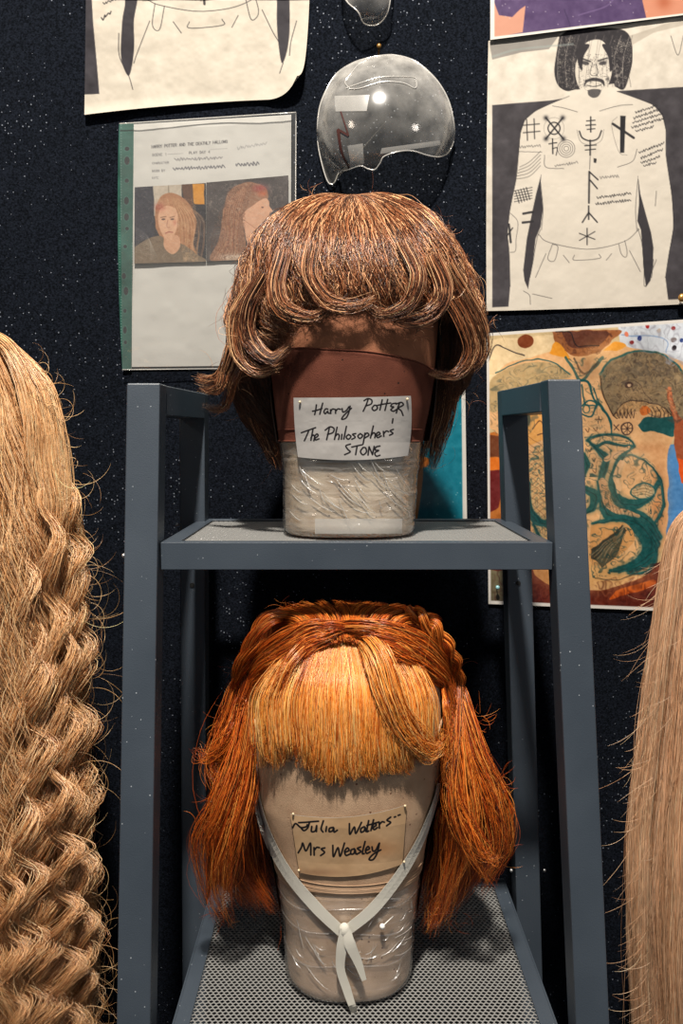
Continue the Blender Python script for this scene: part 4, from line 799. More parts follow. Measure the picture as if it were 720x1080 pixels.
L2 = [q2(P) for P in [
 [(120, 182), (134, 162), (158, 180), (182, 176), (186, 168)], [(148, 158), (190, 156), (236, 152)], [(196, 158), (188, 182), (172, 194), (160, 184)], [(206, 176), (205, 198), (222, 195), (228, 172), (227, 198)], [(258, 150), (248, 185), (256, 200)], [(272, 176), (269, 197)],
 [(302, 179), (286, 183), (284, 198), (298, 195), (304, 182), (306, 200), (320, 192)], [(374, 163), (376, 210), (396, 178), (403, 206), (428, 158)], [(440, 177), (426, 185), (426, 201), (440, 195), (444, 180), (448, 198)], [(460, 150), (452, 196), (460, 196)], [(482, 146), (470, 194)], [(452, 172), (506, 156)],
 [(482, 180), (494, 170), (486, 163), (477, 178), (485, 190), (499, 181)], [(507, 158), (508, 183)], [(509, 166), (520, 155), (530, 157)], [(558, 134), (542, 148), (558, 158), (540, 173)], [(575, 134), (580, 132)], [(592, 126), (600, 123)],
 [(146, 292), (160, 268), (166, 250), (180, 284), (200, 250), (202, 302)], [(216, 270), (217, 303)], [(218, 281), (228, 269), (240, 270)], [(264, 271), (249, 276), (263, 291), (246, 305)],
 [(300, 260), (303, 310), (323, 270), (333, 308), (352, 250)], [(354, 291), (372, 282), (365, 271), (353, 286), (359, 304), (376, 299)], [(396, 275), (382, 281), (381, 298), (394, 296), (399, 279), (403, 298)], [(424, 267), (410, 274), (425, 287), (408, 299)], [(444, 243), (432, 293), (440, 297)], [(448, 283), (463, 275), (457, 265), (446, 280), (451, 296), (467, 289)],
 [(475, 267), (479, 285), (492, 281), (505, 254)], [(508, 250), (498, 294), (480, 323), (462, 322), (480, 300), (514, 280)]]]
def st2(cv):
    cv.blob((395, 895), 26, 9, (198, 130, 78), .5); cv.blob((335, 920), 26, 4, (150, 104, 76), .4); cv.blob((330, 890), 14, 12, (196, 166, 126), .4)
label('name_label', h2, [(306, 858.5), (429, 848.5), (424, 911), (315.5, 920)], [(0, 8), (0, 0), (0, 8.5), (0, 0)], (224, 184, 140), L2, (22, 20, 24), 1.9, .0026,
      'yellowed paper label with two lines of black handwriting pinned to the lower tan block', stain=st2, pins=[(309, 858.5), (427, 850), (315, 918), (426, 909)])
c = h2.front(np.array(403.), np.array(977.), .006); mb = MB(); mb.sphere(c, .0028, n=10, m=8); mb.tube([c, c+np.array([.011, .004, .008])], .0005, 6); o = mb.build('push_pin', mat('white_pin', rgb(225, 222, 215), .3), None, smooth=True); tag(o, 'white headed pin stuck in the film wrap of the lower block', 'pin')
# ---------------------------------------------------------------- hair
def tubes(*a, **k):
    o = tubes_(*a, **k)
    if a[3] == 'stray_hairs': o['kind'] = 'stuff'
    return o
def tubes_(P, rad, cols, name, m, parent, sides=3):
    """P (N,K,3) strand points, rad (N,K) or (N,), cols (N,3) or (N,K,3)"""
    N, K = P.shape[:2]; rad = rad if rad.ndim == 2 else rad[:, None]*np.interp(np.linspace(0, 1, K), [0, .1, .75, 1], [.8, 1, .9, .25])[None]
    T = np.gradient(P, axis=1); T /= np.linalg.norm(T, axis=2, keepdims=True)+1e-12
    ref = np.array([.21, .95, .23]); A = np.cross(T, ref); A /= np.linalg.norm(A, axis=2, keepdims=True)+1e-9; B = np.cross(T, A)
    ang = np.arange(sides)*2*math.pi/sides
    V = P[:, :, None]+rad[:, :, None, None]*(A[:, :, None]*np.cos(ang)[None, None, :, None]+B[:, :, None]*np.sin(ang)[None, None, :, None])
    i = np.arange(N*K*sides).reshape(N, K, sides); a = i[:, :-1]; b = i[:, 1:]
    fs = np.stack([a, np.roll(a, -1, 2), np.roll(b, -1, 2), b], -1).reshape(-1, 4)
    cols = cols if cols.ndim == 3 else np.repeat(cols[:, None], K, 1)
    cc = np.repeat(cols[:, :, None], sides, 2).reshape(-1, 3)
    return meshobj(name, V.reshape(-1, 3), fs, m, parent, True, cc)
def smooth_noise(N, K, freq, r):
    """per strand wandering offsets (N,K,3), zero at the root"""
    t = np.linspace(0, 1, K)[None, :, None]; out = 0
    for f in (freq, freq*2.1): out = out+r.normal(0, 1, (N, 1, 3))*np.sin(2*math.pi*(f*t*r.uniform(.6, 1.4, (N, 1, 1))+r.random((N, 1, 3))))/ (f/freq)
    return out*t
def palette(N, pal, r, jit=.12):
    pal = s2l(np.array(pal)); w = r.integers(0, len(pal), N); w2 = r.integers(0, len(pal), N); f = r.random((N, 1))**2.5
    return np.clip((pal[w]*(1-f)+pal[w2]*f)*(1+r.normal(0, jit, (N, 1))), .002, 1)
class Flow:
    """hair surface: for azimuth keys (degrees, 0 = towards the viewer, negative = viewer's left) a run of (radius m, z, azimuth shift deg)"""
    def __init__(s, xc, yc, keys, ysc=1.0, back=0.0, hang=0.0):
        s.back = back; s.hang = hang
        s.xc, s.yc, s.ysc = xc, yc, ysc; ks = sorted(keys); K = 48
        tab = np.array([cr(keys[k], K) for k in ks]); ks = np.array(ks, float)
        if ks[0] > -180: pass
        s.ph = np.linspace(ks[0], ks[-1], 121); s.tab = np.stack([[np.interp(s.ph, ks, tab[:, j, c]) for c in range(3)] for j in range(K)], 0).transpose(2, 0, 1)  # (121,K,3)
        s.K = K
    def at(s, ph, t, dr=0):
        x = np.clip((ph-s.ph[0])/(s.ph[-1]-s.ph[0])*120, 0, 119.999); y = np.clip(t, 0, .99999)*(s.K-1); i = x.astype(int); j = y.astype(int); fx = (x-i)[..., None]; fy = (y-j)[..., None]
        T = s.tab; v = (T[i, j]*(1-fx)+T[i+1, j]*fx)*(1-fy)+(T[i, j+1]*(1-fx)+T[i+1, j+1]*fx)*fy
        a = np.radians(ph+v[..., 2]); r = np.maximum(v[..., 0]+dr, .001)
        return np.stack([s.xc+r*np.sin(a), s.yc-s.ysc*r*np.cos(a)+s.back*np.clip(1-np.clip(t, 0, 1)*2.2, 0, 1)**2+s.hang*np.clip((t-.45)/.35, 0, 1), v[..., 1]], -1), a, r
def grow(flow, ph0, ph1, nl, per, r, K=26, t0=(0, .45), t1=(.9, 1), depth=.012, spread=(6, 2.5), wave=(0, .07), curl=0, jit=.0012, fly=.02, flyamp=.012, weights=None, tipcurl=0, drift=0, coh=0):
    """nl locks with about `per` strands each -> P (N,K,3)"""
    N = nl*per; L = np.repeat(np.arange(nl), per)
    phl = r.uniform(ph0, ph1, nl); dl = -depth*r.random(nl)**1.3; tl = r.uniform(*t1, nl)
    t = np.linspace(0, 1, K)[None]; a = r.uniform(*t0, N)[:, None]; b = (tl[L]+r.normal(0, .015, N))[:, None]; tt = np.clip(a+(b-a)*t, 0, 1)
    g = r.normal(0, 1, (N, 1)); sp = spread[0]*(1-tt)**1.0+spread[1]*tt
    ph = phl[L][:, None]+g*sp
    wl = (r.normal(0, 1.0, nl) if coh else r.uniform(0, 2*math.pi, nl))[L][:, None]; wamp = (wave[0]*(.5+r.random(nl)))[L][:, None]; frq = r.uniform(.85, 1.15, nl)[L][:, None]
    dr = dl[L][:, None]*np.minimum(1, tt*3)-depth*.12*np.abs(r.normal(0, 1, (N, 1)))
    tc = (tipcurl*r.normal(0, 1, nl))[L][:, None]*np.clip((tt-.72)/.28, 0, 1)**2
    if drift: tc = tc+(drift*r.normal(0, 1, nl))[L][:, None]*np.sin(tt*math.pi*(.6+.8*r.random(nl)[L][:, None])+(r.random(nl)*1.5)[L][:, None])*np.clip(tt*3, 0, 1)
    P, an, rr = flow.at(np.clip(ph+tc, ph0-12, ph1+12), tt, dr)
    tx = np.stack([np.cos(an), np.sin(an), 0*an], -1); rx = np.stack([np.sin(an), -np.cos(an), 0*an], -1)
    s = np.concatenate([np.zeros((N, 1)), np.cumsum(np.linalg.norm(np.diff(P, axis=1), axis=2), 1)], 1)+a*.3
    w = 2*math.pi*s/wave[1]*frq+wl+r.normal(0, .25, (N, 1)); env = np.clip(tt*2.0-.2, 0, 1)
    P = P+tx*(wamp*env*np.sin(w))[..., None]+rx*(wamp*env*.6*np.cos(w))[..., None]
    n = smooth_noise(N, K, 1.2, r); f = r.random(N) < fly; amp = np.where(f, flyamp*r.random(N), jit)
    P = P+n*amp[:, None, None]
    if curl: P = P+smooth_noise(N, K, 3.5, r)*(curl*r.random(N))[:, None, None]
    return P, L
def lock(ctrl, n, r, rad=(.006, .008, .003), K=26, tw=0, jit=.0008, t1=.9, flat=.6, t0max=0):
    """one bundle along a control path"""
    C = cr(ctrl, 240); T = np.gradient(C, axis=0); T /= np.linalg.norm(T, axis=1)[:, None]; S_ = np.cross(T, [0.05, 1, .05]); S_ /= np.linalg.norm(S_, axis=1)[:, None]; Nn = np.cross(S_, T)
    e = r.uniform(t1, 1, n)[:, None]; st = r.uniform(0, t0max, n)[:, None] if t0max else 0; t = st+(e-st)*np.linspace(0, 1, K)[None]; q = t*239; i = np.minimum(q.astype(int), 238); f = (q-i)[..., None]
    g = lambda A: A[i]*(1-f)+A[i+1]*f
    w = np.interp(t, np.linspace(0, 1, len(rad)), rad); a0 = r.uniform(0, 2*math.pi, (n, 1)); rho = np.sqrt(r.random((n, 1))); a = a0+tw*2*math.pi*t
    P = g(C)+g(S_)*(w*rho*np.cos(a))[..., None]+g(Nn)*(w*flat*rho*np.sin(a))[..., None]
    return P+smooth_noise(n, K, 1.5, r)*jit
def shade_under(name, flow, ph0, ph1, t0, t1, off, m, parent, n=70, k=30, maxr=None):
    """net foundation of a wig just under the hair"""
    ph = np.linspace(ph0, ph1, n)[:, None]+np.zeros((1, k)); t = np.linspace(t0, t1, k)[None]+np.zeros((n, 1)); P, _, _ = flow.at(ph, t, -off)
    return meshobj(name, P.reshape(-1, 3), grid_faces(n, k), m, parent)
RW = .00026
# ================= short brown wig
r = np.random.default_rng(11)
xc1 = float(xs(372, 0, .9)); yc1 = .895
def k1(*p): return [(a, zv(v, yc1-a*c), sft) for (a, v, c, sft) in p]
def side(*p): return [(du*yc1/880, zv(v, yc1), sft) for (du, v, sft) in p]
w1 = thing('short_wig', (xc1, yc1, zv(466, yc1)), 'short tousled brown wig with full fringe on the upper shelf block', 'wig', 'wigs on the rack')
crown = zv(206, .945)
def fr(*p): return [(a, zv(v, yc1-a), sft) for (a, v, sft) in p]
frontkey = [(.004, crown, 0)]+fr((.045, 203, 0), (.085, 232, 0), (.108, 270, 0), (.113, 300, 0), (.106, 322, 0), (.100, 326, 8))
topsh = Flow(xc1, yc1, {
 -180: [(.004, crown, 0)]+side((45, 209, 0), (85, 240, 0), (108, 275, 0), (115, 310, 0), (112, 350, 0), (104, 390, 0)),
 -90: [(.004, crown, 0)]+side((45, 206, 0), (86, 236, 0), (110, 268, 0), (127, 312, 0), (133, 352, 0), (118, 386, 4)),
 -55: [(.004, crown, 0)]+side((45, 206, 0), (86, 232, 0), (110, 264, 0), (122, 305, 0), (124, 348, 0), (102, 378, 12)),
 -30: [(.004, crown, 0)]+[(a, z_, s_) for a, z_, s_ in fr((.046, 204, 0), (.088, 232, 0), (.112, 268, 0), (.116, 300, 0), (.112, 324, 0), (.102, 338, 10))],
 0: frontkey,
 30: [(.004, crown, 0)]+fr((.046, 204, 0), (.088, 232, 0), (.112, 268, 0), (.116, 300, 0), (.110, 320, 0), (.102, 324, -10)),
 55: [(.004, crown, 0)]+side((45, 205, 0), (86, 232, 0), (109, 264, 0), (122, 298, 0), (122, 325, 0), (104, 344, -10)),
 90: [(.004, crown, 0)]+side((45, 205, 0), (84, 236, 0), (108, 268, 0), (126, 302, 0), (136, 335, 0), (134, 365, 0)),
 180: [(.004, crown, 0)]+side((45, 209, 0), (85, 240, 0), (108, 275, 0), (115, 310, 0), (112, 350, 0), (104, 390, 0))}, ysc=.98, back=.05)
P1, _ = grow(topsh, -65, 62, 170, 30, r, drift=7, t0=(0, .35), depth=.014, spread=(4.5, 1.5), t1=(.86, 1), wave=(.0030, .06), curl=.0018, jit=.0018, tipcurl=11, fly=.04, flyamp=.012)
P1b, _ = grow(topsh, -180, 180, 190, 24, r, drift=7, t0=(0, .5), depth=.012, spread=(4.5, 1.7), t1=(.82, 1), wave=(.0035, .055), curl=.0022, jit=.0018, tipcurl=10, fly=.03, flyamp=.014)
sidel = Flow(xc1, yc1, {
 -180: [(.05, zv(240, yc1), 0)]+side((105, 290, 0), (112, 350, 0), (106, 400, 0), (98, 440, 0), (90, 470, 0), (84, 486, 0)),
 -120: [(.05, zv(240, yc1), 0)]+side((112, 290, 0), (126, 350, 0), (128, 395, 0), (118, 430, 0), (104, 470, 0), (92, 492, 0)),
 -88: [(.05, zv(240, yc1), 0)]+side((112, 285, 0), (128, 340, 0), (135, 385, 0), (132, 420, 0), (108, 462, 0), (88, 494, 0)),
 -62: [(.05, zv(240, yc1), 0)]+side((112, 285, 0), (124, 340, 0), (128, 385, -6), (122, 420, -10), (104, 455, -14), (94, 480, -18))}, ysc=.98, hang=.04)
P2, _ = grow(sidel, -178, -64, 120, 30, r, t0=(0, .4), depth=.030, spread=(5, 3), t1=(.72, 1), wave=(.004, .05), curl=.003, tipcurl=10, fly=.05, flyamp=.018)
sider = Flow(xc1, yc1, {
 62: [(.05, zv(240, yc1), 0)]+side((110, 280, 0), (122, 330, 4), (124, 370, 8), (114, 410, 14), (98, 455, 18), (92, 488, 20)),
 88: [(.05, zv(240, yc1), 0)]+side((110, 275, 0), (132, 325, 0), (138, 355, 0), (128, 398, 0), (104, 440, 0), (92, 494, 0)),
 120: [(.05, zv(240, yc1), 0)]+side((108, 285, 0), (126, 335, 0), (130, 370, 0), (118, 410, 0), (102, 455, 0), (90, 494, 0)),
 180: [(.05, zv(240, yc1), 0)]+side((105, 290, 0), (112, 350, 0), (106, 400, 0), (98, 440, 0), (90, 470, 0), (84, 486, 0))}, ysc=.98, hang=.04)
P3, _ = grow(sider, 64, 178, 120, 30, r, t0=(0, .4), depth=.030, spread=(5, 3), t1=(.72, 1), wave=(.004, .05), curl=.003, tipcurl=10, fly=.05, flyamp=.016)
def U3(*pts): return [un(u, v, Y) for u, v, Y in pts]
ex = []
for (ctrl, n, rd) in [
 (U3((262, 330, .85), (245, 365, .84), (236, 392, .85), (222, 402, .86), (206, 398, .87)), 60, (.006, .007, .004)),
 (U3((255, 350, .86), (238, 385, .85), (232, 408, .85), (222, 412, .86), (210, 408, .87)), 50, (.006, .006, .003)),
 (U3((262, 370, .85), (245, 400, .85), (238, 425, .86), (228, 432, .87), (214, 426, .88)), 40, (.006, .005, .003)),
 (U3((280, 290, .81), (262, 325, .81), (262, 355, .81), (285, 378, .80), (312, 362, .80)), 90, (.009, .010, .003)),
 (U3((270, 300, .82), (250, 335, .82), (252, 370, .82), (272, 392, .81), (300, 385, .81)), 80, (.009, .009, .003)),
 (U3((300, 265, .80), (292, 300, .79), (300, 325, .785), (330, 335, .785), (352, 322, .785)), 80, (.009, .010, .003)),
 (U3((330, 255, .795), (326, 290, .785), (345, 318, .78), (375, 322, .78), (395, 312, .78)), 60, (.008, .008, .003)),
 (U3((470, 280, .81), (490, 315, .82), (505, 345, .83), (508, 375, .84), (490, 395, .84)), 90, (.009, .011, .004)),
 (U3((462, 300, .82), (485, 335, .82), (496, 370, .83), (480, 395, .83), (452, 392, .82)), 70, (.009, .009, .003)),
 (U3((425, 255, .795), (440, 290, .785), (430, 320, .785), (405, 332, .785), (385, 322, .79)), 70, (.009, .009, .003)),
 (U3((455, 270, .80), (468, 305, .795), (455, 330, .795), (425, 338, .79), (405, 330, .79)), 80, (.009, .010, .003)),
 (U3((478, 400, .90), (472, 440, .915), (462, 470, .92), (456, 498, .92)), 80, (.010, .010, .004)),
 (U3((460, 380, .90), (455, 430, .915), (444, 470, .92), (440, 500, .92)), 90, (.010, .010, .005)),
 (U3((262, 400, .90), (272, 440, .915), (285, 470, .92), (296, 498, .92)), 90, (.010, .011, .005))]:
    ex.append(lock(ctrl, int(n*1.3), r, rd, jit=.0018))
PX = np.vstack(ex)
PC_, _ = grow(topsh, -95, 95, 150, 3, r, t0=(0, .6), depth=.004, spread=(9, 9), t1=(.5, 1), wave=(.004, .05), curl=.003, jit=.004, tipcurl=20, drift=9); PX = np.vstack([PX, PC_])
pal1 = [(108, 60, 36), (178, 112, 70), (46, 25, 16), (60, 32, 20), (134, 80, 50), (244, 188, 138)]  # palest and darkest tones paint lit strands and shaded gaps into the hair
PA = np.vstack([P1, P1b]); hair = tubes(PA, r.uniform(.7, 1.25, len(PA))*RW, palette(len(PA), pal1, r, .2), 'top_hair', M_hair, w1)
PA = np.vstack([P2, P3]); pal1b = [(84, 50, 32), (112, 68, 42), (44, 26, 19), (92, 56, 36)]  # darker copy of the brown, shade below the top hair put into the colour
tubes(PA, r.uniform(.7, 1.2, len(PA))*RW, palette(len(PA), pal1b, r, .2), 'side_hair', M_hair, w1)
tubes(PX, r.uniform(.7, 1.2, len(PX))*RW, palette(len(PX), pal1, r, .2), 'loose_locks', M_hair, w1)
M_net1 = mat('brown_wig_net', rgb(52, 32, 22), .9)
shade_under('wig_net', topsh, -180, 180, .0, .66, .014, M_net1, w1)
shade_under('wig_net', Flow(xc1, yc1, {62: [(.085, zv(300, yc1), 0), (.090, zv(360, yc1), 0), (.088, zv(420, yc1), 0), (.082, zv(465, yc1), 0)], 298: [(.085, zv(300, yc1), 0), (.090, zv(360, yc1), 0), (.088, zv(420, yc1), 0), (.082, zv(465, yc1), 0)]}), 75, 285, 0, 1, 0, M_net1, w1)
# flyaways
def flyaways(n, lst, r, K=16):
    out = []
    for _ in range(n):
        u, v, Y = lst[r.integers(len(lst))]; u += r.normal(0, 5); v += r.normal(0, 6); a = r.uniform(0, 2*math.pi) ; L = r.uniform(12, 34); bend = r.uniform(-2.6, 2.6); P = []
        for k in range(5): P.append(un(u, v, Y)); u += L/5*math.cos(a); v += L/5*math.sin(a); a += bend/5
        out.append(cr(P, K))
    return np.array(out)
pts1 = [(330, 210, .9), (390, 206, .9), (470, 240, .9), (500, 300, .9), (512, 345, .9), (262, 270, .9), (240, 330, .88), (225, 395, .87), (236, 430, .88), (495, 420, .89), (470, 480, .88), (285, 480, .88), (300, 350, .81), (440, 350, .81), (250, 400, .85), (490, 380, .86)]
PF_ = flyaways(170, pts1, r); tubes(PF_, r.uniform(.5, .8, len(PF_))*RW, palette(len(PF_), pal1, r, .2), 'stray_hairs', M_hair, w1)

# ================= long orange wig
r = np.random.default_rng(23); xc2 = float(xs(368, 0, .87)); yc2 = .87
w2 = thing('long_wig', (xc2, yc2, zv(960, yc2)), 'shoulder-length orange wig with thick fringe and twisted sides on the lower shelf block', 'wig', 'wigs on the rack')
def s2(*p): return [(du*yc2/880, zv(v, yc2), sft) for (du, v, sft) in p]
sd2 = Flow(xc2, yc2, {
 -180: s2((40, 650, 0), (95, 680, 0), (112, 740, 0), (115, 800, 0), (112, 860, 0), (108, 920, 0), (100, 950, 0)),
 -90: s2((60, 650, 0), (100, 672, 0), (120, 715, 0), (138, 770, 0), (152, 850, 0), (154, 915, 0), (128, 965, 0)),
 -66: s2((60, 655, 0), (98, 680, 0), (116, 720, 0), (130, 780, -4), (140, 850, -8), (138, 910, -14), (108, 960, -24))}, ysc=1.0)
P1, _ = grow(sd2, -150, -70, 100, 26, r, K=30, t0=(0, .35), depth=.040, spread=(5, 3), t1=(.80, 1), wave=(.0035, .10), curl=.0015, fly=.05, flyamp=.02, tipcurl=6)
sd3 = Flow(xc2, yc2, {
 64: s2((60, 655, 0), (98, 680, 0), (116, 720, 0), (126, 780, 6), (134, 850, 10), (122, 920, 18), (96, 985, 26)),
 88: s2((60, 648, 0), (102, 672, 0), (118, 710, 0), (138, 760, 0), (158, 830, 0), (156, 905, 0), (112, 975, 0)),
 180: s2((40, 650, 0), (95, 680, 0), (112, 740, 0), (115, 800, 0), (112, 860, 0), (108, 920, 0), (100, 950, 0))}, ysc=1.0)
P2, _ = grow(sd3, 68, 150, 100, 26, r, K=30, t0=(0, .35), depth=.040, spread=(5, 3), t1=(.84, 1), wave=(.003, .12), curl=.001, fly=.05, flyamp=.018, tipcurl=5)
P3, _ = grow(sd2, -180, -140, 40, 20, r, K=20, depth=.01, t0=(0, .3)); P4, _ = grow(sd3, 140, 180, 40, 20, r, K=20, depth=.01, t0=(0, .3))
pal2 = [(206, 92, 22), (172, 66, 14), (228, 120, 36), (92, 34, 9), (246, 158, 70)]
pal2d = [(160, 62, 14), (186, 80, 20), (86, 32, 9), (222, 116, 38)]
tubes(np.vstack([P1, P2]), r.uniform(.7, 1.2, len(P1)+len(P2))*RW, palette(len(P1)+len(P2), pal2d, r, .2), 'side_hair', M_hair, w2)
tubes(np.vstack([P3, P4]), r.uniform(.8, 1.3, len(P3)+len(P4))*RW, palette(len(P3)+len(P4), pal2d, r, .2), 'back_hair', M_hair, w2)
# fringe: fans from a point in front of the crown down over the forehead
yf = lambda u: .762+.00001*(u-367)**2*.9
ex = []
for i in range(74):
    f = i/73; ue = 272+f*196; ue += r.normal(0, 3)
    ve = np.interp(ue, [268, 285, 310, 325, 345, 365, 385, 405, 425, 445, 470], [806, 806, 798, 812, 824, 824, 818, 814, 810, 802, 788])+r.normal(0, 5)
    u0 = 362+(ue-367)*.42+r.normal(0, 5); um = 365+(ue-367)*.98
    swp = np.interp(ue, [280, 345, 400, 465], [0, -2, 4, 12])
    n = 22 if ue < 318 or ue > 452 else 52
    FP = lambda u, v, l: h2.front(np.array(float(u)), np.array(float(v)), l)
    ex.append(lock([un(u0, 664+r.random()*8, .806), FP((u0+um)/2+1, 696, .012), FP(um-swp*.7, 735, .013), FP(um+(ue-um)*.6-swp*.6, 780, .011), FP(ue-swp*.1, ve-8, .008), FP(ue+swp*.4, ve, .005)], n, r, (.007, .0065, .0018), t1=.84, jit=.0018, flat=.4))
for (ctrl, n, rd) in [   # sweep across the right of the fringe
 (U3((376, 664, .81), (394, 690, .775), (408, 735, .757), (427, 775, .762), (452, 797, .775), (468, 790, .785)), 150, (.010, .013, .011, .007, .003)),
 (U3((384, 664, .81), (404, 695, .775), (422, 745, .762), (440, 775, .77), (458, 790, .78), (470, 782, .79)), 110, (.010, .012, .010, .006, .003)),
 (U3((340, 664, .81), (308, 695, .78), (292, 730, .775), (284, 770, .78), (280, 795, .785), (290, 805, .78)), 40, (.007, .006, .003))]:
    ex.append(lock(ctrl, n, r, rd, jit=.0028, flat=.5, t1=.8))
PB = np.vstack(ex); pal2f = [(234, 138, 48), (250, 170, 78), (192, 88, 22), (255, 200, 124)]  # fringe palette is a lit copy of the orange, brightness painted in
tubes(PB, r.uniform(.7, 1.2, len(PB))*RW, palette(len(PB), pal2f, r, .14), 'fringe', M_hair, w2)
# hair drawn back from the front over the crown and to the two twists
ex = []
for i in range(64):
    f = i/63; sgn = -1 if i % 2 else 1; g = r.random()
    u0 = 364+sgn*g*26+r.normal(0, 5); v0 = 660+g*16+r.normal(0, 3)
    if sgn < 0: ctrl = U3((u0, v0, .795), (u0-22, v0-6+g*26, .79), (300-g*6, 668+g*52, .80), (272-g*4, 690+g*46, .83), (258+g*6, 712+g*50, .86))
    else: ctrl = U3((u0, v0-2, .795), (u0+30, v0-4+g*22, .785), (440, 668+g*40, .795), (464, 690+g*34, .82), (476, 706+g*30, .86))
    ex.append(lock(ctrl, 34, r, (.006, .008, .005), jit=.0009, flat=.4))
for i in range(60):      # crown, flowing back
    u = 285+r.random()*170; k = abs(u-368)/90; ctrl = U3((368+(u-368)*.6, 672+r.random()*8, .790), (368+(u-368)*.7, 652+6*k*k, .815), (u, 640+18*k*k, .85), (368+(u-368)*1.08, 636+22*k*k, .90), (368+(u-368)*1.02, 650+20*k*k, .96))
    ex.append(lock(ctrl, 36, r, (.006, .009, .007), jit=.0008, flat=.35))
PB = np.vstack(ex); tubes(PB, r.uniform(.7, 1.2, len(PB))*RW, palette(len(PB), pal2, r, .16), 'crown_hair', M_hair, w2)
ex = []
for ctrl in (U3((300, 648, .83), (283, 655, .82), (268, 680, .825), (256, 706, .84), (250, 735, .86)), U3((432, 642, .83), (452, 658, .82), (468, 682, .825), (478, 704, .84), (482, 730, .86))):
    for s_ in range(3):
        C = cr(ctrl, 14); C = C+np.array([[.006*math.cos(s_*2.09+k*.75), -.004*math.sin(s_*2.09+k*.75), .004*math.sin(s_*2.09+k*.75)] for k in range(14)])
        ex.append(lock(C, 110, r, (.004, .0065, .004), tw=.5, jit=.0006, flat=.8, K=40))
for h_ in (ex[:3], ex[3:]): PT = np.vstack(h_); tubes(PT, r.uniform(.7, 1.1, len(PT))*RW, palette(len(PT), pal2, r, .16), 'twisted_hair', M_hair, w2)
M_net2 = mat('orange_wig_net', rgb(96, 44, 18), .9)
topn = h2.skin('wig_net', zv(765, .86), zv(650, .87)-.0007, M_net2, w2, lift=.003, nz=30, cap=False) if False else None
V_ = []; nph = 60; nz = 26
for z in np.linspace(zv(950, .87), zv(640, .87), nz):
    fz = (z-zv(950, .87))/(zv(640, .87)-zv(950, .87)); open_ = math.radians(72 if z < zv(700, .80) else 72*max(0, 1-(z-zv(700, .80))/.03))
    ph = np.linspace(open_, 2*math.pi-open_, nph); V_.append(h2.pt(min(z, zv(650, .87)-.002)+0*ph, ph, .004)+np.array([0, 0, max(0, z-(zv(650, .87)-.002))]))
meshobj('wig_net', np.array(V_).reshape(-1, 3), grid_faces(nz, nph), M_net2, w2)
ex = []
for (ctrl, n, rd) in [
 (U3((250, 720, .86), (232, 770, .85), (222, 810, .84), (232, 835, .83)), 70, (.008, .009, .003)),
 (U3((258, 730, .85), (240, 780, .83), (218, 800, .84), (206, 788, .85)), 50, (.008, .007, .002)),
 (U3((262, 740, .84), (250, 800, .82), (232, 850, .81), (215, 890, .82), (222, 940, .84), (236, 975, .85)), 120, (.010, .014, .004)),
 (U3((268, 760, .84), (262, 820, .82), (245, 880, .81), (235, 930, .82), (245, 980, .84)), 120, (.010, .014, .004)),
 (U3((482, 720, .85), (478, 780, .82), (474, 840, .80), (490, 890, .80), (522, 935, .81)), 60, (.005, .006, .003)),
 (U3((484, 730, .86), (500, 790, .83), (520, 840, .82), (528, 890, .82), (505, 950, .83)), 130, (.010, .014, .004)),
 (U3((480, 740, .85), (486, 800, .82), (492, 860, .81), (480, 920, .82), (462, 980, .84)), 140, (.010, .014, .005)),
 (U3((478, 750, .84), (476, 820, .81), (500, 880, .80), (515, 905, .80), (524, 900, .80)), 50, (.006, .006, .003)),
 (U3((470, 745, .80), (474, 785, .80), (470, 815, .80), (476, 840, .80)), 30, (.004, .004, .002)), (U3((470, 860, .84), (468, 910, .85), (462, 950, .86), (450, 985, .86)), 110, (.010, .013, .005))]:
    ex.append(lock(np.vstack([np.array(ctrl[0])+[0, .022, .012], ctrl]), n, r, [.002]+[x*1.25 for x in rd], jit=.0042, K=34, t1=.8))
PB = np.vstack(ex); tubes(PB, r.uniform(.7, 1.2, len(PB))*RW, palette(len(PB), pal2, r, .18), 'loose_locks', M_hair, w2)
pts2 = [(300, 645, .85), (255, 700, .86), (235, 760, .86), (215, 800, .85), (210, 880, .85), (235, 960, .85), (480, 700, .86), (505, 760, .86), (528, 830, .86), (530, 900, .85), (480, 970, .85), (275, 790, .79), (470, 780, .79), (290, 700, .79), (445, 690, .79), (225, 840, .82), (505, 900, .82)]
PF_ = flyaways(230, pts2, r); tubes(PF_, r.uniform(.45, .8, len(PF_))*RW, palette(len(PF_), pal2, r, .2), 'stray_hairs', M_hair, w2)
# ribbon ties
M_rib = mat('white_cotton_tape', rgb(196, 192, 180), .8, bump=(1800, .3))
def rib(pts, w, lift, name='tie_tape'):
    """pts: (u, v, extra lift)"""
    P = cr(np.array(pts, float), 44); T = np.gradient(P[:, :2], axis=0); T /= np.linalg.norm(T, axis=1)[:, None]; N_ = np.stack([-T[:, 1], T[:, 0]], 1); ww = np.interp(np.linspace(0, 1, 44), np.linspace(0, 1, len(w)), w)
    rows = []
    for s_ in (-.5, 0, .5):
        q = P[:, :2]+N_*(ww*s_)[:, None]; rows.append(np.array([h2.front(np.array(a[0]), np.array(a[1]), lift+l) for a, l in zip(q, P[:, 2])]))
    Ft = np.stack(rows, 1); Bk = Ft+np.array([0, .0006, 0]); V = np.concatenate([Ft, Bk], 1)  # (44,6,3)
    i = np.arange(44*6).reshape(44, 6); fs = []
    for a, b in ((0, 1), (1, 2), (2, 5), (5, 4), (4, 3), (3, 0)): fs.append(np.stack([i[:-1, a], i[1:, a], i[1:, b], i[:-1, b]], -1))
    return meshobj(name, V.reshape(-1, 3), np.vstack(fs), M_rib, w2, smooth=False)
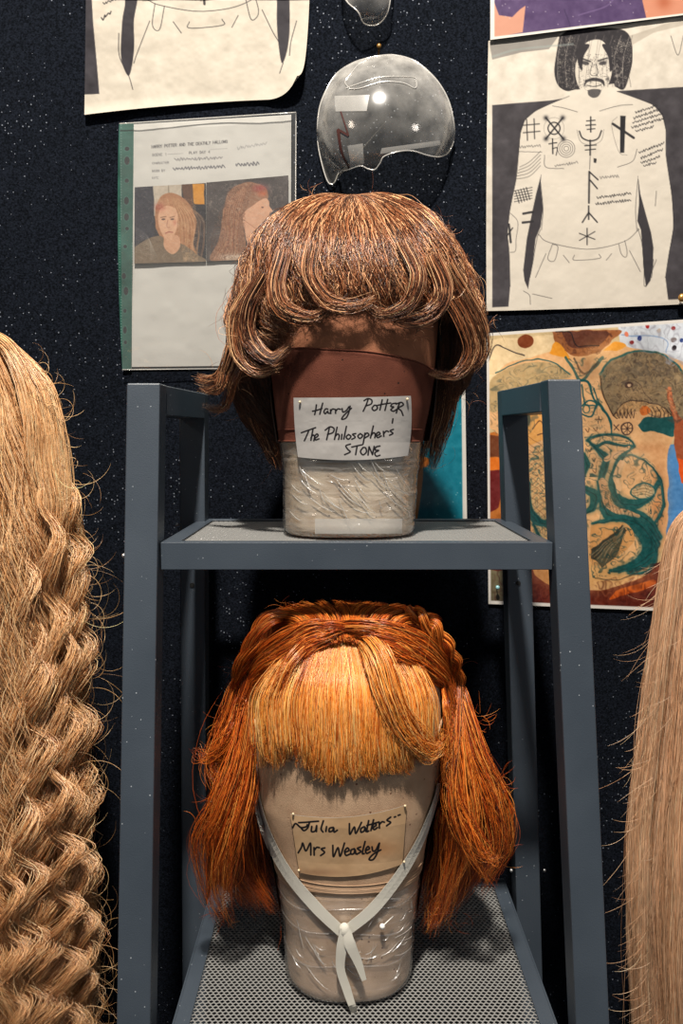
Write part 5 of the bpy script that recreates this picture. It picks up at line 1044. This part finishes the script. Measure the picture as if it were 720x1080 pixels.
rib([(268.5, 806, .001), (270, 840, .001), (281, 880, .001), (303, 921, .001), (333, 957, .0025), (360, 983, .004)], [5, 7, 10, 11, 12, 11], .0022)
rib([(463, 826, .001), (458, 848, .001), (444, 885, .001), (424, 920, .001), (394, 958, .0025), (364, 983, .004)], [3.5, 5, 8, 11, 12, 11], .0026)
def blobk(c, r_, sc): mb = MB(); mb.sphere(c, r_, sc, 12, 9); return mb
k_ = h2.front(np.array(363.), np.array(981.), .008); blobk(k_, .0075, (.75, .6, 1.0)).build('tie_knot', M_rib, w2, smooth=True)
rib([(362, 980, .0085), (360, 1000, .009), (359, 1022, .008), (366, 1045, .008), (374, 1069, .009)], [7, 11, 9, 9, 7], .003, 'tie_tail')
rib([(366, 980, .0085), (369, 996, .0105), (377, 1014, .010), (384, 1034, .010)], [7, 12, 9, 5], .003, 'tie_tail')

def ringlet(u, v0, v1, lam, amp, ph, Y, n, r, K=80, w=9.0):
    t = np.linspace(0, 1, K)[None]; v = v0+(v1-v0)*t*r.uniform(.72, 1.0, (n, 1)); s = v-v0
    env = np.clip(s/110, .15, 1); lamv = lam*(1-.12*np.clip(s/500, 0, 1)); fr_ = 2*math.pi*s/(lamv*r.normal(1, .012, (n, 1)))+ph+r.normal(0, .28, (n, 1))
    A = amp*r.uniform(.6, 1.25, (n, 1)); wd = w*(.55+.45*np.cos(2*math.pi*s/lam*.5+ph))*(1-.45*t)+2
    U = u+.03*s-14*np.clip(1-s/110, 0, 1)**1.5*(u > 40)+r.normal(0, .6, (n, 1))*wd*np.clip(s/70, .15, 1)+A*env*(np.sin(fr_)+.22*np.sin(2*fr_))
    Yv = Y+.045*np.clip(1-s/90, 0, 1)**2+r.normal(0, .003, (n, 1))+.006*np.cos(fr_)*env
    P = un(U, v, Yv); return P+smooth_noise(n, K, 2.5, r)*.0014

# ================= long wavy blonde wig (left, running out of the frame)
r = np.random.default_rng(31); YB = .87; xc3 = float(xs(-58, 0, YB))
w3 = thing('long_wig', (xc3, YB, .75), 'very long wavy golden blonde wig at the left edge', 'wig', 'long blonde wigs at the sides')
def s3(xc_u, *p): return [((u-xc_u)*YB/880, zv(v, YB), sft) for (u, v, sft) in p]
prof = s3(-58, (-50, 346, 0), (10, 358, 0), (40, 398, 0), (60, 450, 0), (74, 510, 0), (84, 580, 0), (84, 680, 0), (80, 780, 0), (76, 880, 0), (86, 980, 0), (84, 1080, 0), (80, 1200, 0))
fl3 = Flow(xc3, YB, {-180: prof, 180: prof}, ysc=.85)
P1, _ = grow(fl3, 0, 130, 46, 84, r, K=90, t0=(0, .10), depth=.040, spread=(5, 2.6), t1=(.97, 1), coh=1, wave=(.0110, .088), curl=.0006, jit=.002, fly=.06, flyamp=.02)
P1b, _ = grow(fl3, -60, 160, 46, 20, r, K=90, t0=(0, .3), depth=.045, spread=(6, 5), t1=(.9, 1), wave=(.008, .06), curl=.003, jit=.003, fly=.1, flyamp=.02)
pal3 = [(240, 192, 136), (222, 166, 106), (250, 214, 168), (170, 110, 62), (244, 198, 144)]
PB = np.vstack([P1, P1b]); tubes(PB, r.uniform(.7, 1.15, len(PB))*RW, palette(len(PB), pal3, r, .12), 'wavy_hair', M_hairblonde, w3)
ex = []
for (u, v0, lam, amp, ph, Y) in [(22, 560, 92, 13, 0.4, .805), (50, 520, 96, 11, 1.2, .81), (40, 690, 84, 14, 2.2, .80), (66, 640, 88, 12, 0.6, .81), (12, 720, 86, 13, 3.0, .80), (62, 810, 66, 16, .4, .79), (28, 850, 72, 15, 2.6, .79), (46, 950, 64, 15, 4.0, .79), (8, 900, 66, 13, 5.0, .785), (80, 900, 64, 12, 1.2, .81)]:
    ex.append(ringlet(u, v0-50, 1125, lam, amp, ph, Y, 120, r))
for k in range(16):
    u = r.uniform(-5, 84); v0 = r.uniform(440, 900); ex.append(ringlet(u, v0, 1125, r.uniform(64, 92), r.uniform(9, 14), r.uniform(0, 6), r.uniform(.805, .825), 80, r))
# hair drawn back over the top
for i in range(26):
    g = r.random(); ex.append(lock(U3((-30+20*g, 352+8*g, .86), (2+14*g, 360+14*g, .84), (22+24*g, 395+10*g, .828), (32+26*g, 440, .822), (34+32*g, 490, .822), (44+26*g, 535, .822), (30+36*g, 585, .826), (46+30*g, 635, .83), (34+34*g, 690, .845)), 56, r, (.006, .010, .009, .006), K=80, jit=.0022, t1=.42))
PB = np.vstack(ex); tubes(PB, r.uniform(.7, 1.15, len(PB))*RW, palette(len(PB), pal3, r, .12), 'ringlets', M_hairblonde, w3)
def curls(n, r, K=30):
    out = []
    for _ in range(n):
        v = r.uniform(380, 1080); base = np.interp(v, [350, 400, 500, 600, 680, 780, 900, 1000, 1080], [5, 45, 72, 84, 88, 84, 84, 92, 90]); u = base+r.normal(-12, 9)
        a = r.uniform(-.9, 1.8); L = r.uniform(30, 105)*(.6 if v < 600 else 1); bend = r.choice([-1, 1])*r.uniform(1.2, 5.5); Y = r.uniform(.80, .88); P = []
        for k in range(9): P.append(un(u, v, Y)); u += L/9*math.cos(a); v += L/9*math.sin(a); a += bend/9; Y += r.normal(0, .002)
        out.append(cr(P, K))
    return np.array(out)
PF_ = curls(430, r); tubes(PF_, r.uniform(.6, 1.0, len(PF_))*RW, palette(len(PF_), [(236, 200, 150), (206, 160, 104), (150, 110, 74)], r, .2), 'stray_hairs', M_hairblonde, w3)
M_net3 = mat('blonde_wig_net', rgb(120, 80, 46), .9)
shade_under('wig_net', fl3, -180, 180, .0, 1, .034, M_net3, w3, n=60, k=60)

# ================= long straight blonde wig (right, running out of the frame)
r = np.random.default_rng(37); YC = .90; uc = 782; xc4 = float(xs(uc, 0, YC))
w4 = thing('long_wig', (xc4, YC, .75), 'very long straight pale blonde wig at the lower right edge', 'wig', 'long blonde wigs at the sides')
def s4(*p): return [((uc-u)*YC/880, zv(v, YC), sft) for (u, v, sft) in p]
prof = s4((772, 520, 0), (738, 530, 0), (712, 556, 0), (703, 600, 0), (696, 660, 0), (688, 740, 0), (681, 820, 0), (677, 900, 0), (680, 980, 0), (688, 1080, 0), (694, 1200, 0))
fl4 = Flow(xc4, YC, {-180: prof, 180: prof}, ysc=.9)
P1, _ = grow(fl4, -130, 10, 90, 56, r, K=44, t0=(0, .10), depth=.018, spread=(5, 3.2), t1=(.96, 1), wave=(.0012, .16), jit=.0014, fly=.04, flyamp=.012)
pal4 = [(240, 200, 160), (226, 178, 136), (250, 216, 182), (190, 138, 98), (234, 188, 146)]
tubes(P1, r.uniform(.7, 1.15, len(P1))*RW, palette(len(P1), pal4, r, .12), 'straight_hair', M_hairblonde, w4)
out = []
for _ in range(150):
    v = r.uniform(560, 1080); u = np.interp(v, [550, 600, 660, 740, 820, 900, 1080], [720, 700, 690, 682, 675, 670, 682])+r.normal(8, 9); a = math.radians(r.uniform(80, 150)); L = r.uniform(20, 60); bend = r.uniform(-.4, 1.8); P = []; Y = r.uniform(.80, .88)
    for k in range(7): P.append(un(u, v, Y)); u += L/7*math.cos(a); v += L/7*math.sin(a); a += bend/7
    out.append(cr(P, 18))
PF_ = np.array(out); tubes(PF_, r.uniform(.5, .85, len(PF_))*RW, palette(len(PF_), pal4, r, .2), 'stray_hairs', M_hairblonde, w4)
shade_under('wig_net', fl4, -180, 180, .0, 1, .020, M_net3, w4, n=60, k=60)
# stands that carry the two long wigs
M_wood = mat('stand_wood', rgb(70, 50, 36), .6)
for (xc_, yc_, vt, R, lab) in ((xc3, YB, 352, .085, 'wig stand inside the wavy blonde wig at the left edge'), (xc4, YC, 528, .075, 'wig stand inside the straight blonde wig at the right edge')):
    st = thing('wig_stand', (xc_, yc_, 0), lab, 'wig stand'); zt = zv(vt, yc_)-.03
    mb = MB(); mb.sphere((xc_, yc_, zt-.10), .1, (R/.1*.8, R/.1*.8, 1.0), 24, 16); mb.build('head_form', M_tan, st, smooth=True)
    mb = MB(); mb.tube([(xc_, yc_, .02), (xc_, yc_, zt-.12)], .014, 16); mb.build('pole', M_wood, st, smooth=True)
    mb = MB(); mb.tube([(xc_, yc_, 0), (xc_, yc_, .022)], .13, 32); mb.build('base', M_wood, st, smooth=False)
